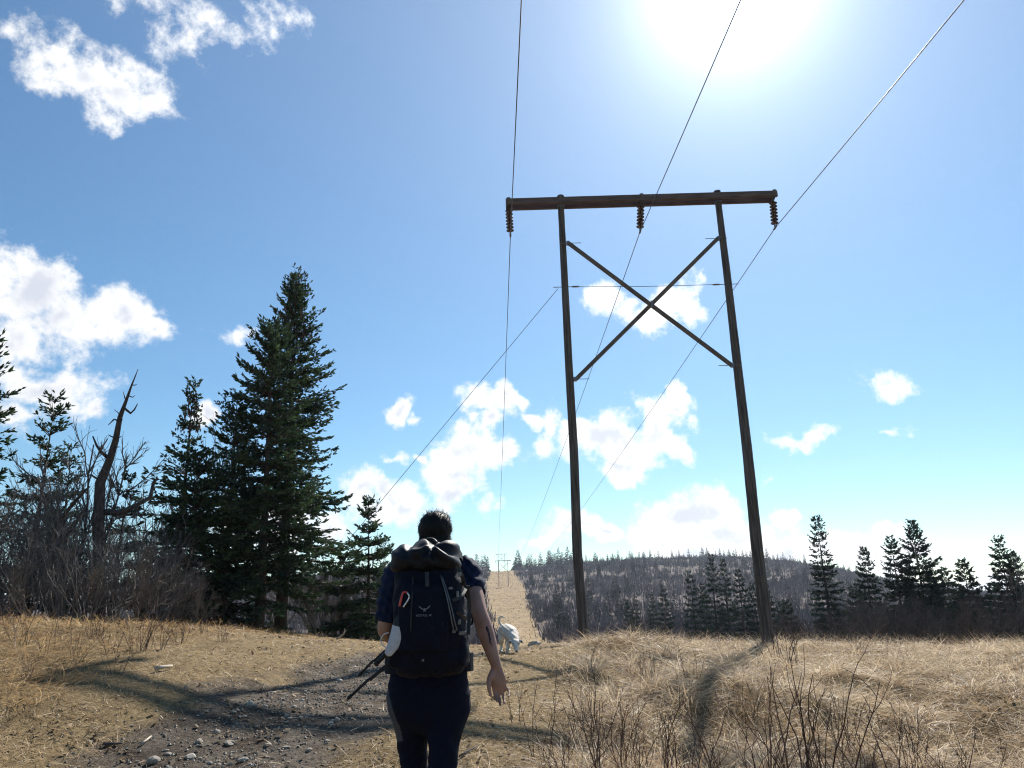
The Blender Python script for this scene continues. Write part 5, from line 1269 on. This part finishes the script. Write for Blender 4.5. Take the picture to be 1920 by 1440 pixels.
# emblem: a bird with raised wings, and the lettering under it
def emblem():
    bm = MB(); f = lambda pts: [(x, 0, z) for x, z in pts]
    polys = [[(-.030, .014), (-.022, .0125), (-.013, .005), (-.004, .001), (-.004, -.004), (-.014, -.001), (-.024, .006)], [(.030, .016), (.021, .013), (.013, .005), (.004, .001), (.004, -.004), (.014, -.001), (.025, .008)],
             [(-.004, .002), (0, .005), (.004, .002), (.0045, -.006), (.008, -.012), (0, -.010), (-.008, -.012), (-.0045, -.006)]]
    me = bpy.data.meshes.new('emblem'); V = []; Fc = []
    for p in polys: Fc.append(list(range(len(V), len(V) + len(p)))); V += f(p)
    me.from_pydata(V, [], Fc); me.update(); return me
em = obj('bird_emblem', emblem(), M_PRINT, pack); em.location = tuple(pp(796, 1142, -.197)); em.scale = (.92, 1, .95)
sol = em.modifiers.new('t', 'SOLIDIFY'); sol.thickness = .0015
fc = bpy.data.curves.new('lettering', 'FONT'); fc.body = 'KESTREL 48'; fc.size = .0175; fc.align_x = 'CENTER'; fc.align_y = 'CENTER'; fc.extrude = .0006
fo = bpy.data.objects.new('tmp', fc); COL.objects.link(fo)
lm = bpy.data.meshes.new_from_object(fo.evaluated_get(bpy.context.evaluated_depsgraph_get())); bpy.data.objects.remove(fo, do_unlink=True)
lt = obj('lettering', lm, M_PRINT, pack); lt.rotation_euler = (R(90), 0, 0); lt.location = tuple(pp(794.5, 1154, -.1985)); lt.scale = (.82, .82, 1)

# ------------------------------------------------------------------ things hung on the pack
fl_o = at(742, 1200, 3.74)
def ff(px, py, Y=3.74): return at(px, py, Y) - fl_o
flask = tag(empty('flask', tuple(fl_o)), 'grey curved flask with black neck hanging from the red carabiner', 'flask')
obj('flask_body', fuse('flask_body', limb(MB(), [ff(747, 1174), ff(745, 1186), ff(740, 1204), ff(730, 1222)], [.029, .031, .031, .022], 18, 6, .55), .005, 2), M_FLASK, flask)
obj('neck', fuse('neck', limb(MB(), [ff(757, 1143), ff(755, 1152), ff(751, 1163), ff(747.5, 1172)], [.013, .017, .025, .0292], 18, 6, .57), .005, 2), M_RUBBER, flask)
obj('cap', MB().tube([ff(757, 1144), ff(758.5, 1136)], .0115, 12).mesh('cap', False), M_BUCKLE, flask)
obj('cord_loop', tube_mesh('cord_loop', catmull([ff(729, 1186), ff(719, 1190), ff(714, 1200), ff(717, 1209), ff(724, 1214)], 6), .0028, 6), M_WHITE, flask)
car_o = at(757, 1122, 3.70)
def cf(px, py): return at(px, py, 3.70) - car_o
car = tag(empty('carabiner', tuple(car_o)), 'red carabiner with a silver gate clipped to the backpack', 'carabiner')
obj('red_frame', tube_mesh('red_frame', catmull([cf(749, 1137), cf(751.5, 1125), cf(755, 1113), cf(759, 1110), (cf(763, 1111))], 5), .0052, 8), M_RED, car)
obj('gate', tube_mesh('gate', catmull([cf(763, 1111), cf(767, 1117), cf(766, 1123), cf(759, 1134), cf(756, 1138)], 5), .0040, 8), M_SILVER, car)
def rod(lb, a, b, r, Ya, Yb, name, tip=None):
    A = at(*a, Ya); B_ = at(*b, Yb); t = tag(empty(name, tuple(A)), lb, 'trekking pole' if name == 'trekking_pole' else 'rod', None)
    d = B_ - A
    w_ = nrm(np.cross(d, [0, 1, 0])[None])[0] * .004
    obj('shaft', tube_mesh('shaft', [d * .06, d * .35 + w_, d * .36, d * .7 - w_ * .5, d], [r * .85, r * .9, r * 1.08, r * 1.05, r * 1.1], 10), M_RUBBER, t)
    obj('tip', tube_mesh('tip', [(0, 0, 0), tuple(d * .03), tuple(d * .065)], [r * .75, r * 1.15, r * 1.1], 10), M_RUBBER, t)
    return t
rod('longest thin black pole sticking out of the pack to the lower left', (651, 1311), (765, 1212), .0075, 3.72, 3.86, 'trekking_pole')
rod('shorter thin black pole above the longest one, left of the pack', (672, 1267), (752, 1192), .0066, 3.86, 3.92, 'trekking_pole')
rod('thick short black rod with a flat end under the grey flask', (703, 1247), (760, 1196), .0118, 3.76, 3.84, 'padded_rod')

# ------------------------------------------------------------------ the dog
DY = 16.0
do = at(955, 1226, DY); DO = np.array([do[0], DY, gz1(do[0], DY)])
dog = tag(empty('dog', tuple(DO)), 'short haired cream white dog sniffing the grass with its tail curled up', 'dog')
def dp(px, py, dy=0.0):
    return at(px, py, DY + dy) - DO
def paw(px, dy):
    p = at(px, 1226, DY + dy); return np.array([p[0], DY + dy, gz1(p[0], DY + dy) + .02]) - DO
def dog_body():
    mb = MB()
    limb(mb, [dp(944, 1183, .42), dp(949, 1182, .22), dp(955, 1186, .0), dp(961, 1191, -.18)], [.118, .125, .140, .135], 20, 6, 1.05, (0, 0, 1))
    limb(mb, [dp(960, 1189, -.15), dp(964, 1198, -.36), dp(966.5, 1204, -.48)], [.13, .10, .078], 16, 5)
    ball(mb, dp(967, 1206, -.52), (.082, .085, .078)); limb(mb, [dp(967.3, 1209, -.56), dp(968, 1215, -.63), dp(968.3, 1220, -.68)], [.060, .046, .034], 14, 5)
    for s in (-1, 1):
        e0 = dp(967, 1203, -.50) + np.array([s * .06, 0, 0]); limb(mb, [e0, e0 + np.array([s * .045, -.02, .012]), e0 + np.array([s * .085, -.05, -.035])], [.030, .026, .012], 10, 4, .45)
    pl, pr_ = paw(940, .36), paw(955, .52)
    for hip, pw, s in ((dp(940.5, 1186, .38), pl, -1), (dp(951, 1186, .44), pr_, 1)):
        limb(mb, [hip, hip * .62 + pw * .38 + np.array([0, -.07, 0]), hip * .30 + pw * .70 + np.array([0, .10, 0]), pw + np.array([0, .05, .06]), pw], [.085, .062, .032, .026, .028], 14, 6)
        limb(mb, [pw, pw + np.array([0, -.06, -.002])], [.029, .026], 10)
    for shd, pw in ((dp(954.5, 1195, -.16), paw(951.5, -.20)), (dp(969, 1196, -.12), paw(971, -.10))):
        limb(mb, [shd, shd * .55 + pw * .45 + np.array([0, .05, 0]), shd * .22 + pw * .78, pw], [.062, .042, .030, .028], 14, 6); limb(mb, [pw, pw + np.array([0, -.05, -.002])], [.030, .026], 10)
    limb(mb, [dp(942, 1175, .52), dp(938.5, 1170, .60), dp(935.8, 1164, .62), dp(937, 1158.5, .60), dp(942, 1156, .56), dp(947, 1158.5, .53)], [.040, .030, .027, .025, .022, .012], 12, 6)
    return fuse('body', mb, .011, 4, lambda c: .003 * np.sin(c[:, 0] * 60 + c[:, 2] * 80))
db = obj('body', dog_body(), M_DOG, dog)
obj('nose', ball(MB(), dp(968.4, 1221, -.705), (.020, .014, .016), None, 8).mesh('nose', True), M_DOGD, dog)
for s in (-1, 1):
    obj('eye', ball(MB(), dp(967.3, 1207, -.60) + np.array([s * .040, 0, 0]), (.012, .010, .012), None, 8).mesh('eye', True), M_DOGD, dog)
    e0 = dp(967, 1203, -.50) + np.array([s * .108, -.052, -.004]); obj('inner_ear', ball(MB(), e0, (.018, .008, .020), None, 8).mesh('inner_ear', True), M_DOGD, dog)
# ------------------------------------------------------------------ the air
hz = MB().box((0, 4320, 25), (12200, 9600, 90)).mesh('haze')
M_HAZE = bpy.data.materials.new('haze'); M_HAZE.use_nodes = True
M_HAZE.node_tree.nodes.clear()
_o = M_HAZE.node_tree.nodes.new('ShaderNodeOutputMaterial'); _v = M_HAZE.node_tree.nodes.new('ShaderNodeVolumePrincipled')
_v.inputs['Color'].default_value = (.78, .86, 1.0, 1); _v.inputs['Density'].default_value = .00014; _v.inputs['Anisotropy'].default_value = .35
M_HAZE.node_tree.links.new(_v.outputs[0], _o.inputs['Volume'])
tag(obj('haze', hz, M_HAZE), 'thin bluish haze in the air over the far hill', 'haze', kind='stuff')
